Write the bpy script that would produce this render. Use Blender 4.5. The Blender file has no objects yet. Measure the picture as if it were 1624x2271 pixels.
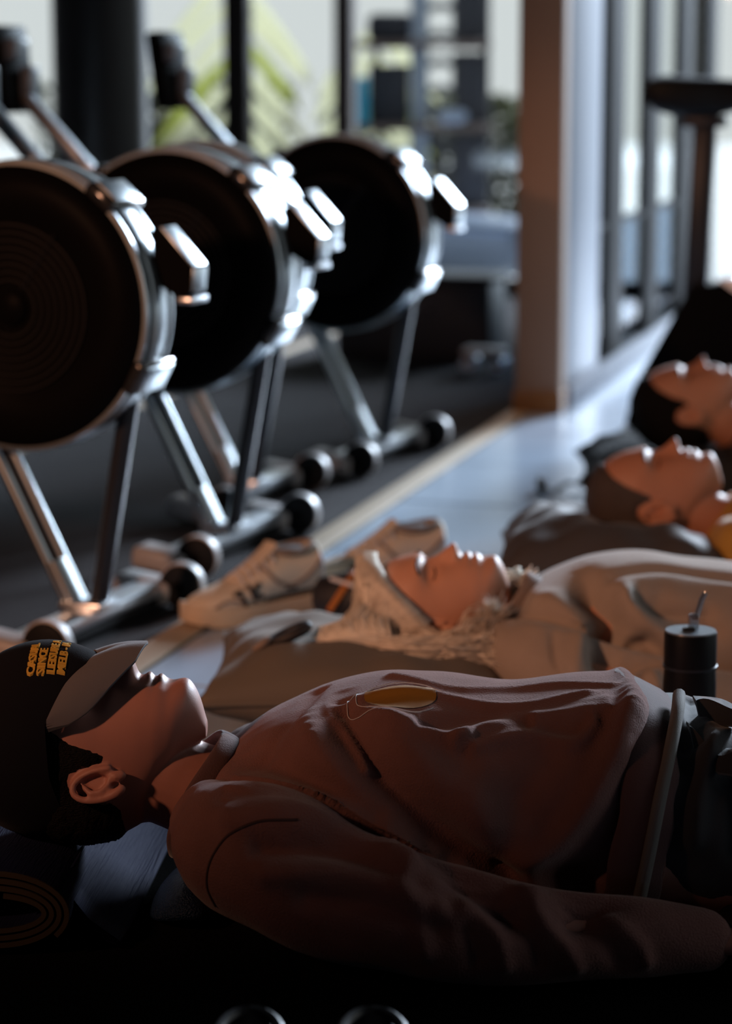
import bpy, bmesh, math, random
import numpy as np
from mathutils import Vector, Matrix
from mathutils.bvhtree import BVHTree

random.seed(7); np.random.seed(7)
S = bpy.context.scene
COL = S.collection
R = math.radians

# ------------------------------------------------------------------ camera
cam_d = bpy.data.cameras.new('camera')
cam = bpy.data.objects.new('camera', cam_d); COL.objects.link(cam)
cam.location = (0, 0, .97)
cam.rotation_euler = (R(90) - math.atan(957.5/5400), 0, 0)
cam_d.sensor_fit = 'VERTICAL'; cam_d.sensor_height = 36; cam_d.sensor_width = 36
cam_d.lens = 5400/2271*36
cam_d.dof.use_dof = True
cam_d.dof.focus_distance = 2.78
cam_d.dof.aperture_fstop = 3.3
cam_d.clip_start = .05; cam_d.clip_end = 200
S.camera = cam

# ------------------------------------------------------------------ light
w = bpy.data.worlds.new('world'); S.world = w; w.use_nodes = True
bg = w.node_tree.nodes['Background']
bg.inputs[0].default_value = (.96, 1.0, 1.0, 1); bg.inputs[1].default_value = .80

sun_d = bpy.data.lights.new('sun', 'SUN'); sun_d.energy = 12.5; sun_d.angle = R(16)
sun_d.color = (.74, .84, 1.0)
sun = bpy.data.objects.new('sun', sun_d); COL.objects.link(sun)
az, el = R(29), R(18)
sv = Vector((math.sin(az)*math.cos(el), math.cos(az)*math.cos(el), math.sin(el)))
sun.rotation_euler = sv.to_track_quat('Z', 'Y').to_euler()

lamp_d = bpy.data.lights.new('warm_ceiling_spot', 'SPOT'); lamp_d.energy = 300; lamp_d.color = (1, .47, .27)
lamp_d.spot_size = R(50); lamp_d.spot_blend = 1; lamp_d.shadow_soft_size = .10
lamp = bpy.data.objects.new('warm_ceiling_spot', lamp_d); COL.objects.link(lamp)
lamp.location = (-2.45, 1.0, 1.8)
lamp.rotation_euler = (Vector((.58, 4.85, .28)) - lamp.location).to_track_quat('-Z', 'Y').to_euler()

spot_d = bpy.data.lights.new('added_column_fill', 'SPOT'); spot_d.energy = 105; spot_d.color = (1, .55, .32)
spot_d.spot_size = R(26); spot_d.spot_blend = 1; spot_d.shadow_soft_size = .08
spot = bpy.data.objects.new('added_column_fill', spot_d); COL.objects.link(spot)
spot.location = (.15, 5.2, 3.0)  # added fill to brighten the column; no such lamp is known here
spot.rotation_euler = (Vector((.50, 7.1, .15)) - spot.location).to_track_quat('-Z', 'Y').to_euler()

S.view_settings.view_transform = 'Standard'; S.view_settings.look = 'None'
S.view_settings.gamma = 1; S.view_settings.use_curve_mapping = False
S.view_settings.exposure = 0

# ------------------------------------------------------------------ helpers
def mat(name, col, rough=.6, metal=0, var=None, bump=None, spec=.5, sss=0, sheen=0, trans=0, stretch=None, glow=None, ior=None):
    m = bpy.data.materials.new(name); m.use_nodes = True
    nt = m.node_tree; b = nt.nodes['Principled BSDF']
    c = (*col, 1)
    b.inputs['Base Color'].default_value = c; b.inputs['Roughness'].default_value = rough
    b.inputs['Metallic'].default_value = metal; b.inputs['Specular IOR Level'].default_value = spec
    if sss:
        b.inputs['Subsurface Weight'].default_value = sss
        b.inputs['Subsurface Radius'].default_value = (.012, .004, .002)
    if sheen:
        b.inputs['Sheen Weight'].default_value = sheen; b.inputs['Sheen Roughness'].default_value = .4
    if trans: b.inputs['Transmission Weight'].default_value = trans
    if ior: b.inputs['IOR'].default_value = ior
    if var or bump:
        tc = nt.nodes.new('ShaderNodeTexCoord'); src = tc.outputs['Object']
        if stretch:
            mp = nt.nodes.new('ShaderNodeMapping'); mp.inputs['Scale'].default_value = stretch
            nt.links.new(src, mp.inputs[0]); src = mp.outputs[0]
    if var:   # (scale, darker factor)
        n = nt.nodes.new('ShaderNodeTexNoise'); n.inputs['Scale'].default_value = var[0]; n.inputs['Detail'].default_value = 4
        nt.links.new(src, n.inputs['Vector'])
        mx = nt.nodes.new('ShaderNodeMix'); mx.data_type = 'RGBA'
        mx.inputs[6].default_value = (*[v*(1-var[1]) for v in col], 1)
        mx.inputs[7].default_value = (*[min(1, v*(1+var[1])) for v in col], 1)
        nt.links.new(n.outputs['Fac'], mx.inputs[0]); nt.links.new(mx.outputs[2], b.inputs['Base Color'])
    if bump:  # (scale, strength, distance)
        n2 = nt.nodes.new('ShaderNodeTexNoise'); n2.inputs['Scale'].default_value = bump[0]; n2.inputs['Detail'].default_value = 3
        nt.links.new(src, n2.inputs['Vector'])
        bp = nt.nodes.new('ShaderNodeBump'); bp.inputs['Strength'].default_value = bump[1]; bp.inputs['Distance'].default_value = bump[2]
        nt.links.new(n2.outputs['Fac'], bp.inputs['Height']); nt.links.new(bp.outputs[0], b.inputs['Normal'])
    return m

def pane_mat(name, tint, refl):
    m = bpy.data.materials.new(name); m.use_nodes = True; nt = m.node_tree; nt.nodes.clear()
    o = nt.nodes.new('ShaderNodeOutputMaterial'); t = nt.nodes.new('ShaderNodeBsdfTransparent'); g = nt.nodes.new('ShaderNodeBsdfGlossy')
    t.inputs[0].default_value = (*tint, 1); g.inputs['Roughness'].default_value = .02
    mx = nt.nodes.new('ShaderNodeMixShader'); mx.inputs[0].default_value = refl
    nt.links.new(t.outputs[0], mx.inputs[1]); nt.links.new(g.outputs[0], mx.inputs[2]); nt.links.new(mx.outputs[0], o.inputs[0])
    return m

def leaf_mat(name, col, tcol, fac):
    m = bpy.data.materials.new(name); m.use_nodes = True; nt = m.node_tree; nt.nodes.clear()
    o = nt.nodes.new('ShaderNodeOutputMaterial'); d = nt.nodes.new('ShaderNodeBsdfDiffuse'); t = nt.nodes.new('ShaderNodeBsdfTranslucent')
    d.inputs[0].default_value = (*col, 1); t.inputs[0].default_value = (*tcol, 1)
    mx = nt.nodes.new('ShaderNodeMixShader'); mx.inputs[0].default_value = fac
    nt.links.new(d.outputs[0], mx.inputs[1]); nt.links.new(t.outputs[0], mx.inputs[2]); nt.links.new(mx.outputs[0], o.inputs[0])
    return m

M = dict(
    tile=mat('grey_blue_tile', (.38, .47, .59), .26, var=(1.4, .12), bump=(60, .08, .002), spec=.6),
    grout=mat('dark_grout', (.07, .075, .085), .8),
    carpet=mat('dark_speckled_carpet', (.036, .031, .032), .95, var=(260, .8), bump=(420, .9, .006), spec=.1),
    strip=mat('beige_edging', (.42, .32, .22), .55, var=(9, .15)),
    ceil=mat('ceiling_paint', (.06, .055, .05), .9),
    wall=mat('dark_wall_paint', (.05, .045, .045), .9),
    frame=mat('dark_brown_frame', (.032, .024, .022), .6),
    greyframe=mat('taupe_frame', (.20, .16, .15), .6),
    tan=mat('tan_column_paint', (.27, .17, .115), .75, var=(5, .08)),
    basewood=mat('orange_brown_plinth', (.20, .085, .02), .5, var=(14, .2)),
    white=mat('white_paint', (.20, .225, .28), .5, spec=.25),
    post=mat('black_brown_post', (.008, .008, .009), .7, spec=.05),
    glass=pane_mat('clear_glass', (.96, .98, .98), .06),
    frost=pane_mat('blue_frosted_glass', (.30, .40, .50), .12),
    blackcol=mat('black_painted_column', (.028, .025, .024), .42, var=(3, .2)),
    silver=mat('brushed_aluminium', (.80, .86, .92), .34, 1, bump=(90, .04, .001)),
    legsilver=mat('satin_anodised_leg', (.72, .80, .84), .30, 1),
    chrome=mat('bright_steel_band', (.42, .47, .50), .33, 1, bump=(30, .05, .001)),
    darksteel=mat('dark_painted_steel', (.022, .025, .032), .38, .2, spec=.3),
    slot=mat('black_slot', (.01, .01, .012), .6),
    plastic=mat('black_plastic', (.004, .0038, .004), .42, bump=(50, .05, .001), spec=.02),
    vent=mat('black_vent_plastic', (.010, .009, .009), .35, spec=.25),
    gloss=mat('glossy_black_plastic', (.022, .023, .025), .12, spec=.8),
    rubber=mat('black_rubber', (.008, .008, .009), .6, spec=.15),
    greycap=mat('light_grey_foot_cap', (.42, .40, .40), .45),
    yellow=mat('yellow_decal', (.6, .42, .02), .5),
    screen=mat('monitor_casing', (.20, .23, .27), .35),
    skin=mat('skin', (.44, .20, .155), .5, spec=.35, var=(40, .06), bump=(500, .12, .001), sss=.12),
    skin2=mat('fair_skin', (.60, .31, .21), .5, spec=.35, var=(40, .06), sss=.12),
    skin3=mat('tanned_skin', (.48, .215, .13), .5, spec=.35, var=(40, .06), sss=.1),
    lips=mat('lips', (.42, .14, .13), .4),
    brownhair=mat('dark_brown_hair', (.008, .006, .005), .6, spec=.1, bump=(240, .9, .004), stretch=(1, 3, 3)),
    greyhair=mat('grey_brown_hair', (.06, .042, .036), .6, bump=(300, .9, .004)),
    blonde=mat('platinum_blonde_hair', (.85, .79, .70), .38, var=(60, .2), spec=.6),
    strand=leaf_mat('blonde_strand', (.95, .90, .80), (.95, .9, .8), .22),
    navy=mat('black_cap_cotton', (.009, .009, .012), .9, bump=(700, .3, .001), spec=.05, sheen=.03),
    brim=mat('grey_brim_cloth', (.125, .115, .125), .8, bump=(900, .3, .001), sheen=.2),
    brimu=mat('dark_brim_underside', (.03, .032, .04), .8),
    thread=mat('gold_thread', (.62, .36, .05), .5),
    sweat=mat('mauve_brown_cotton', (.215, .105, .092), .95, var=(30, .12), bump=(420, .55, .003), spec=.03, sheen=.22),
    rib=mat('dark_mauve_rib', (.115, .062, .060), .9, bump=(500, .4, .0015), spec=.15, sheen=.3),
    seam=mat('seam_groove_shade', (.06, .03, .028), .9),
    badge=mat('ochre_print', (.36, .16, .018), .6, bump=(900, .3, .0008)),
    print_w=mat('pale_print_line', (.72, .70, .72), .5),
    trouser=mat('charcoal_cotton', (.045, .042, .045), .85, bump=(500, .3, .001), spec=.2, sheen=.3),
    cord=mat('grey_drawcord', (.16, .15, .14), .85, bump=(700, .5, .001)),
    tansweat=mat('oatmeal_fleece', (.36, .305, .265), .95, var=(26, .08), bump=(350, .5, .003), spec=.03, sheen=.25),
    tancollar=mat('taupe_rib', (.22, .17, .15), .9, sheen=.3),
    ochre=mat('ochre_cotton', (.45, .24, .04), .9, sheen=.3),
    darkshirt=mat('dark_cotton', (.04, .03, .03), .9),
    pillow=mat('khaki_grey_pillowcase', (.165, .14, .115), .92, bump=(260, .3, .002), spec=.05, sheen=.12),
    pillow2=mat('charcoal_satin_pillow', (.065, .055, .053), .7, bump=(18, .25, .01), spec=.2, sheen=.15),
    pillow3=mat('black_fleece', (.016, .015, .016), .9, bump=(120, .9, .01)),
    mat_blue=mat('blue_yoga_mat', (.011, .013, .036), .8, spec=.04, bump=(14, .6, .004), stretch=(30, 1, 30)),
    mat_edge=mat('tan_mat_edge', (.055, .042, .026), .9, spec=.1),
    mat_black=mat('black_floor_mat', (.006, .006, .006), .95, bump=(200, .4, .002), spec=0),
    mesh_blue=mat('blue_sparkle_mesh', (.008, .025, .06), .35, spec=.3, bump=(380, 1, .004)),
    bottle=mat('matt_black_metal', (.006, .006, .007), .4, spec=.15),
    lid=mat('blue_grey_lid_top', (.13, .17, .21), .3),
    clear=pane_mat('clear_plastic', (.80, .78, .78), .45),
    shoe=mat('cream_mesh_upper', (.72, .61, .48), .75, bump=(260, .5, .002)),
    shoe2=mat('taupe_suede', (.26, .20, .165), .85),
    shoesole=mat('cream_foam_sole', (.62, .49, .35), .7, bump=(30, .3, .004)),
    shoedark=mat('black_shoe_parts', (.018, .017, .02), .6),
    blackshoe=mat('black_leather', (.025, .025, .028), .45),
    orange=mat('orange_webbing', (.52, .17, .03), .7),
    bench=mat('blue_grey_vinyl', (.36, .44, .58), .3),
    crate=mat('black_crate', (.014, .013, .015), .6),
    rack=mat('pale_blue_grey_steel', (.40, .46, .54), .4, .2),
    rackdark=mat('charcoal_panel', (.035, .036, .045), .6),
    rackshelf=mat('brown_shelf_board', (.16, .115, .10), .6),
    teal=mat('teal_box', (.02, .40, .62), .5),
    ground=mat('pale_paving', (.58, .57, .53), .8, var=(2, .1)),
    leaf=leaf_mat('pale_leaf', (.78, .77, .66), (.82, .80, .62), .6),
    leafg=leaf_mat('yellow_green_leaf', (.55, .56, .28), (.60, .62, .25), .6),
    hedge=leaf_mat('grey_green_foliage', (.07, .075, .06), (.08, .085, .04), .35),
)

def tag(o, label=None, cat=None, group=None, kind=None):
    if label: o['label'] = label
    if cat: o['category'] = cat
    if group: o['group'] = group
    if kind: o['kind'] = kind
    return o

def empty(name, loc, rz=0, label=None, cat=None, group=None, kind=None):
    o = bpy.data.objects.new(name, None); COL.objects.link(o); o.location = loc; o.rotation_euler = (0, 0, rz)
    o.empty_display_size = .1
    return tag(o, label, cat, group, kind)

def cr(pts, n):
    """Catmull-Rom resample of a list of tuples to n points."""
    p = np.array(pts, float); k = len(p)
    t = np.linspace(0, k-1, n); i = np.clip(t.astype(int), 0, k-2); f = (t-i)[:, None]
    g = lambda j: p[np.clip(j, 0, k-1)]
    a, b, c, d = g(i-1), g(i), g(i+1), g(i+2)
    return .5*((2*b)+(-a+c)*f+(2*a-5*b+4*c-d)*f**2+(-a+3*b-3*c+d)*f**3)

class MB:
    def __init__(s): s.v = []; s.f = []
    def add(s, v, f):
        k = len(s.v); s.v += [tuple(map(float, q)) for q in v]; s.f += [tuple(i+k for i in q) for q in f]; return s
    def grid(s, rings, close=True, cap=True):
        """rings: list of rings (lists of points) with the same count"""
        n = len(rings[0]); v = [q for r in rings for q in r]; f = []
        for i in range(len(rings)-1):
            for j in range(n if close else n-1):
                a = i*n+j; b = i*n+(j+1) % n; f.append((a, b, b+n, a+n))
        if cap and close:
            k = len(v); c0 = np.mean(rings[0], axis=0); c1 = np.mean(rings[-1], axis=0)
            v = list(v)+[c0, c1]; L = (len(rings)-1)*n
            for j in range(n): f.append((k, (j+1) % n, j)); f.append((k+1, L+j, L+(j+1) % n))
        return s.add(v, f)
    def tube(s, pts, rad, n=12, close_ends=True, flat=None, round_ends=False):
        p = np.array(pts, float); k = len(p)
        r = np.array(rad if hasattr(rad, '__len__') else [rad]*k, float)
        if round_ends:
            d0 = p[0]-p[1]; d0 /= np.linalg.norm(d0); d1 = p[-1]-p[-2]; d1 /= np.linalg.norm(d1)
            ex0 = [(p[0]+d0*r[0]*math.sin(a), r[0]*math.cos(a)) for a in (1.35, .9, .45)]
            ex1 = [(p[-1]+d1*r[-1]*math.sin(a), r[-1]*math.cos(a)) for a in (.45, .9, 1.35)]
            p = np.array([e[0] for e in ex0]+list(p)+[e[0] for e in ex1]); r = np.array([e[1] for e in ex0]+list(r)+[e[1] for e in ex1]); k = len(p)
        tang = np.gradient(p, axis=0); tang /= np.linalg.norm(tang, axis=1)[:, None]+1e-12
        up = np.array((0, 0, 1.)) if abs(tang[0][2]) < .9 else np.array((0, 1., 0))
        rings = []; nrm = np.cross(tang[0], up)
        for i in range(k):
            nrm = nrm-tang[i]*np.dot(nrm, tang[i]); nrm /= np.linalg.norm(nrm)+1e-12
            bn = np.cross(tang[i], nrm)
            fl = flat if flat else 1
            rings.append([p[i]+r[i]*(math.cos(a)*nrm*1+math.sin(a)*bn*fl) for a in np.linspace(0, 2*math.pi, n, endpoint=False)])
        return s.grid(rings, True, close_ends)
    def box(s, c, d, bev=0, rot=None, seg=2):
        bm = bmesh.new(); bmesh.ops.create_cube(bm, size=1)
        bmesh.ops.scale(bm, vec=d, verts=bm.verts)
        if bev: bmesh.ops.bevel(bm, geom=bm.edges[:], offset=bev, segments=seg, affect='EDGES', profile=.5)
        if rot: bmesh.ops.transform(bm, matrix=rot.to_4x4(), verts=bm.verts)
        bm.verts.index_update()
        s.add([v.co+Vector(c) for v in bm.verts], [[v.index for v in f.verts] for f in bm.faces]); bm.free(); return s
    def cyl(s, a, b, r, n=24, bev=0):
        a, b = Vector(a), Vector(b); d = (b-a).normalized()
        if bev: return s.tube([a, a, a+d*bev, b-d*bev, b, b] if False else [a, a+d*bev, b-d*bev, b], [r-bev, r, r, r-bev], n)
        return s.tube([a, b], r, n)
    def lathe(s, prof, axis='Y', c=(0, 0, 0), n=64, close=False):
        """prof: (r, h) pairs revolved round an axis through c"""
        rings = []
        for r, h in prof:
            ring = []
            for a in np.linspace(0, 2*math.pi, n, endpoint=False):
                x, y = r*math.cos(a), r*math.sin(a)
                q = {'Y': (x, h, y), 'Z': (x, y, h), 'X': (h, x, y)}[axis]
                ring.append((q[0]+c[0], q[1]+c[1], q[2]+c[2]))
            rings.append(ring)
        if close: rings.append(rings[0])
        return s.grid(rings, True, not close)
    def ell(s, c, r, nu=20, nv=12):
        rings = []
        for t in np.linspace(.02, math.pi-.02, nv):
            rings.append([(c[0]+r[0]*math.sin(t)*math.cos(a), c[1]+r[1]*math.sin(t)*math.sin(a), c[2]+r[2]*math.cos(t)) for a in np.linspace(0, 2*math.pi, nu, endpoint=False)])
        return s.grid(rings)
    def prism(s, poly, y0, y1):
        n = len(poly); v = [(x, y0, z) for x, z in poly]+[(x, y1, z) for x, z in poly]
        f = [tuple(range(n)), tuple(range(2*n-1, n-1, -1))]+[(i, i+n, (i+1) % n+n, (i+1) % n) for i in range(n)]
        return s.add(v, f)
    def mesh(s, name, smooth=True):
        me = bpy.data.meshes.new(name); me.from_pydata(s.v, [], s.f); me.validate()
        bm = bmesh.new(); bm.from_mesh(me); bmesh.ops.recalc_face_normals(bm, faces=bm.faces); bm.to_mesh(me); bm.free()
        if smooth:
            me.polygons.foreach_set('use_smooth', [True]*len(me.polygons))
            if smooth != 'all':
                try: me.set_sharp_from_angle(angle=R(38))
                except Exception: pass
        return me
    def build(s, name, m, parent=None, smooth=True, kind=None, label=None):
        return link(name, s.mesh(name, smooth), m, parent, kind, label)

def link(name, me, m, parent=None, kind=None, label=None):
    o = bpy.data.objects.new(name, me); COL.objects.link(o)
    if m is not None:
        me.materials.clear(); me.materials.append(M[m] if isinstance(m, str) else m)
    if parent: o.parent = parent
    if kind: o['kind'] = kind
    if label: o['label'] = label
    return o

def copy_tree(o, parent=None):
    c = o.copy(); COL.objects.link(c); c.parent = parent
    for ch in [k for k in bpy.data.objects if k.parent == o and k != c]: copy_tree(ch, c)
    return c

def remesh(mb, voxel, smooth=4, fac=.5):
    me = bpy.data.meshes.new('tmp'); me.from_pydata(mb.v, [], mb.f); me.validate()
    bm = bmesh.new(); bm.from_mesh(me); bmesh.ops.recalc_face_normals(bm, faces=bm.faces); bm.to_mesh(me); bm.free()
    o = bpy.data.objects.new('tmp', me); COL.objects.link(o)
    k = o.modifiers.new('r', 'REMESH'); k.mode = 'VOXEL'; k.voxel_size = voxel
    if smooth:
        q = o.modifiers.new('s', 'SMOOTH'); q.iterations = smooth; q.factor = fac
    bpy.context.view_layer.update(); dg = bpy.context.evaluated_depsgraph_get()
    out = bpy.data.meshes.new_from_object(o.evaluated_get(dg))
    bpy.data.objects.remove(o); bpy.data.meshes.remove(me)
    out.polygons.foreach_set('use_smooth', [True]*len(out.polygons))
    return out

def co_n(me):
    n = len(me.vertices); a = np.empty(n*3); b = np.empty(n*3)
    me.vertices.foreach_get('co', a); me.vertex_normals.foreach_get('vector', b)
    return a.reshape(-1, 3), b.reshape(-1, 3)

def seg_dist(P, pl):
    d = np.full(len(P), 9.)
    for a, b in zip(pl[:-1], pl[1:]):
        a, b = np.array(a), np.array(b); ab = b-a
        t = np.clip(((P-a) @ ab)/(ab @ ab+1e-12), 0, 1)
        d = np.minimum(d, np.linalg.norm(P-(a+t[:, None]*ab), axis=1))
    return d

def folds(me, side=(), top=(), noise_amp=.0015, nscale=28, slant=.6):
    """push cloth along its normals into ridges and valleys; side folds are drawn in (x, z), top folds in (x, y)"""
    c, n = co_n(me); d = np.zeros(len(c))
    ws = np.clip((-n[:, 1]-.0)/.35, 0, 1); wt = np.clip((n[:, 2]-.1)/.4, 0, 1)
    for pl, amp, sg in side: d += ws*amp*1.35*np.exp(-(seg_dist(c[:, [0, 2]], cr(pl, 14))/sg)**2)
    for pl, amp, sg in top: d += wt*amp*np.exp(-(seg_dist(c[:, [0, 1]], cr(pl, 14))/sg)**2)
    x, y, z = c.T
    q = np.sin(nscale*(x+slant*z)+3*np.sin(11*y+5*z))+.6*np.sin(nscale*1.9*(x*.6-slant*z+.3*y)+2*np.sin(17*x))+.5*np.sin(nscale*2.7*(z+.5*x)+4*np.sin(9*x))
    d += noise_amp*q
    me.vertices.foreach_set('co', (c+n*d[:, None]).ravel()); me.update()

def bvh(me):
    return BVHTree.FromPolygons([v.co.copy() for v in me.vertices], [tuple(p.vertices) for p in me.polygons])

def snap_side(t, x, z, off=.001):
    h = t.ray_cast(Vector((x, -1, z)), Vector((0, 1, 0)))
    return (h[0]+h[1]*off) if h[0] else None
def snap_top(t, x, y, off=.001):
    h = t.ray_cast(Vector((x, y, 1)), Vector((0, 0, -1)))
    return (h[0]+h[1]*off) if h[0] else None

# room frame: turned 15 degrees against the camera; u runs right, v runs deep
RZ = R(-15)
def UV(u, v, z=0):
    return Vector((u*math.cos(RZ)-v*math.sin(RZ), u*math.sin(RZ)+v*math.cos(RZ), z))
def rbox(name, m, u0, u1, v0, v1, z0, z1, parent=None, kind='structure', bev=0):
    o = MB().box(((u0+u1)/2, (v0+v1)/2, (z0+z1)/2), (u1-u0, v1-v0, z1-z0), bev).build(name, m, parent, smooth=bool(bev), kind=None if parent else kind)
    if not parent: o.rotation_euler = (0, 0, RZ)
    return o

# ------------------------------------------------------------------ the room
floor = rbox('floor', 'grout', -7, 4, -5, 11.2, -.12, -.006)
tag(floor, 'blue grey stone tile floor with thin dark joints')
tm = MB().box((0, 0, -.006), (.594, .594, .012), .002, seg=1).mesh('tile')
tm.materials.append(M['tile'])
for i in range(9):
    for j in range(20):
        u, v = -1.38+.3+i*.6, 1.55+j*.6
        if v > 10.9 or u > 3.9 or u-.3 < -1.4+.01 and False: continue
        x = UV(u, v)
        if abs(x.x) > .17*x.y+.9: continue
        o = bpy.data.objects.new('tile', tm); COL.objects.link(o); o.parent = floor; o.location = (u, v, random.uniform(-.0004, .0004))
carpet = rbox('carpet_floor', 'carpet', -7, -1.445, -5, 11, -.006, .0)
tag(carpet, 'dark speckled carpet floor under the rowing machines')
for i, u in enumerate((-1.445, -2.60)):
    t = rbox('trim_%d' % (i+1), 'strip', u, u+.062, 1.0, 11.0, -.004, .004, bev=.0015)
    tag(t, ['beige edging strip between carpet and tiles', 'beige edging strip running behind the rowing machines'][i])
tag(rbox('ceiling', 'ceil', -7, 4, -5, 11.2, 3.5, 3.6), 'dark ceiling')
tag(rbox('wall_left', 'wall', -7.1, -7, -5, 11.2, -.12, 3.6), 'dark left wall')
tag(rbox('wall_front', 'wall', -7, 4, -5.1, -5, -.12, 3.6), 'dark wall behind the viewer')

# back wall: sill, header, mullions, panes
wb = MB()
for (u0, u1, z0, z1) in ((-7, 4, -.1, .03), (-7, 4, 3.15, 3.55)):
    wb.box(((u0+u1)/2, 11.08, (z0+z1)/2), (u1-u0, .14, z1-z0))
o = wb.build('wall_back', 'wall', smooth=False, kind='structure'); o.rotation_euler = (0, 0, RZ); tag(o, 'dark sill and header of the window wall')
edges = [(-7, .08, 'frame'), (-5.3, .08, 'frame'), (-3.58, .115, 'frame'), (-3.06, .085, 'greyframe'), (-1.42, .1, 'frame'), (.9, .1, 'frame'), (3.9, .1, 'frame')]
for i in range(6):
    (a, wa, ma), (b, wb_, mb_) = edges[i], edges[i+1]
    z0 = .03
    wroot = empty('window_%d' % (i+1), UV((a+b)/2, 11.05, 0), RZ, ['tall window pane at the far left', 'tall window behind the round black column', 'window pane left of the taupe mullion', 'wide bright window behind the storage rack', 'floor length window right of the slatted partition', 'floor length window at the far right'][i], kind='structure')
    hw = (b-a)/2
    MB().box((-hw, 0, (z0+3.15)/2), (wa, .1, 3.15-z0), .006).build('mullion', ma, wroot)
    if i == 5: MB().box((hw, 0, (z0+3.15)/2), (wb_, .1, 3.15-z0), .006).build('mullion', mb_, wroot)
    MB().box((0, 0, z0+.02), (2*hw-wa, .09, .04), .005).build('bottom_rail', ma, wroot)
    MB().box((0, .0, (z0+3.15)/2), (2*hw-wa, .008, 3.15-z0-.08)).build('pane', 'glass', wroot, smooth=False)

# right wall with tall windows (outside the frame; lights the room)
wr = MB()
for (v0, v1, z0, z1) in ((-5, 2.0, -.1, 3.55), (2.0, 11.1, -.1, .25), (2.0, 11.1, 3.35, 3.55)):
    wr.box((4.05, (v0+v1)/2, (z0+z1)/2), (.12, v1-v0, z1-z0))
for v in (2.05, 4.3, 6.55, 8.8, 11.05): wr.box((4.05, v, 1.8), (.1, .1, 3.2))
o = wr.build('wall_right', 'wall', smooth=False, kind='structure'); o.rotation_euler = (0, 0, RZ); tag(o, 'dark window wall on the right')

# tan end column, white return and slatted partition
cc = empty('wall_partition', UV(-1.36, 7.08), RZ, 'slatted partition of black posts and glass behind a tan end column', kind='structure')
MB().box((0, 0, 1.75), (.132, .10, 3.5), .004).build('end_column', 'tan', cc)
MB().box((0, -.002, .032), (.146, .116, .064), .003).build('plinth', 'basewood', cc)
MB().box((.0, .345, 1.75), (.125, .58, 3.5), .003).build('white_return', 'white', cc)
MB().box((.074, 1.9, .035), (.022, 3.7, .07), .003).build('baseboard', 'white', cc)
MB().box((0, 2.3, .02), (.10, 3.2, .04)).build('bottom_track', 'post', cc, smooth=False)
gaps = [7.88, 8.74, 9.62, 10.49]
pm = MB().box((0, 0, 1.75), (.03, .37, 3.5), .004).mesh('post')
for k, v in enumerate(gaps[:-1]+[10.49]):
    o = link('post', pm if k == 0 else pm.copy(), 'post', cc); o.location = (0, v+.435-7.08, 0)
for k, v in enumerate(gaps):
    o = MB().box((0, v-7.08, 2.0), (.008, .49, 3.0)).build('upper_pane', 'glass', cc, smooth=False)
    o = MB().box((0, v-7.08, .265), (.010, .49, .45)).build('lower_pane', 'frost', cc, smooth=False)
    MB().box((0, v-7.08, .49), (.03, .49, .02)).build('rail', 'post', cc, smooth=False)

# round black column in front of the windows
col = empty('round_column', (-.955, 8.9, 0), 0, 'thick round black column in front of the windows', 'column')
MB().lathe([(.178, 0), (.178, .08), (.172, .085), (.172, 3.5)], 'Z', n=64).build('shaft', 'blackcol', col)
MB().lathe([(.192, 0), (.192, .05), (.18, .06)], 'Z', n=64).build('base_ring', 'darksteel', col)

# outside
g = MB().box((0, 26, -.13), (60, 29, .1)).build('ground', 'ground', smooth=False, kind='structure'); tag(g, 'pale sunlit paving outside the windows')

# ------------------------------------------------------------------ rowing machines
def arc_ring(r0, r1, y0, y1, n=72):
    return MB().lathe([(r0, y0), (r1, y0), (r1, y1), (r0, y1)], 'Y', n=n, close=True)

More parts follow.
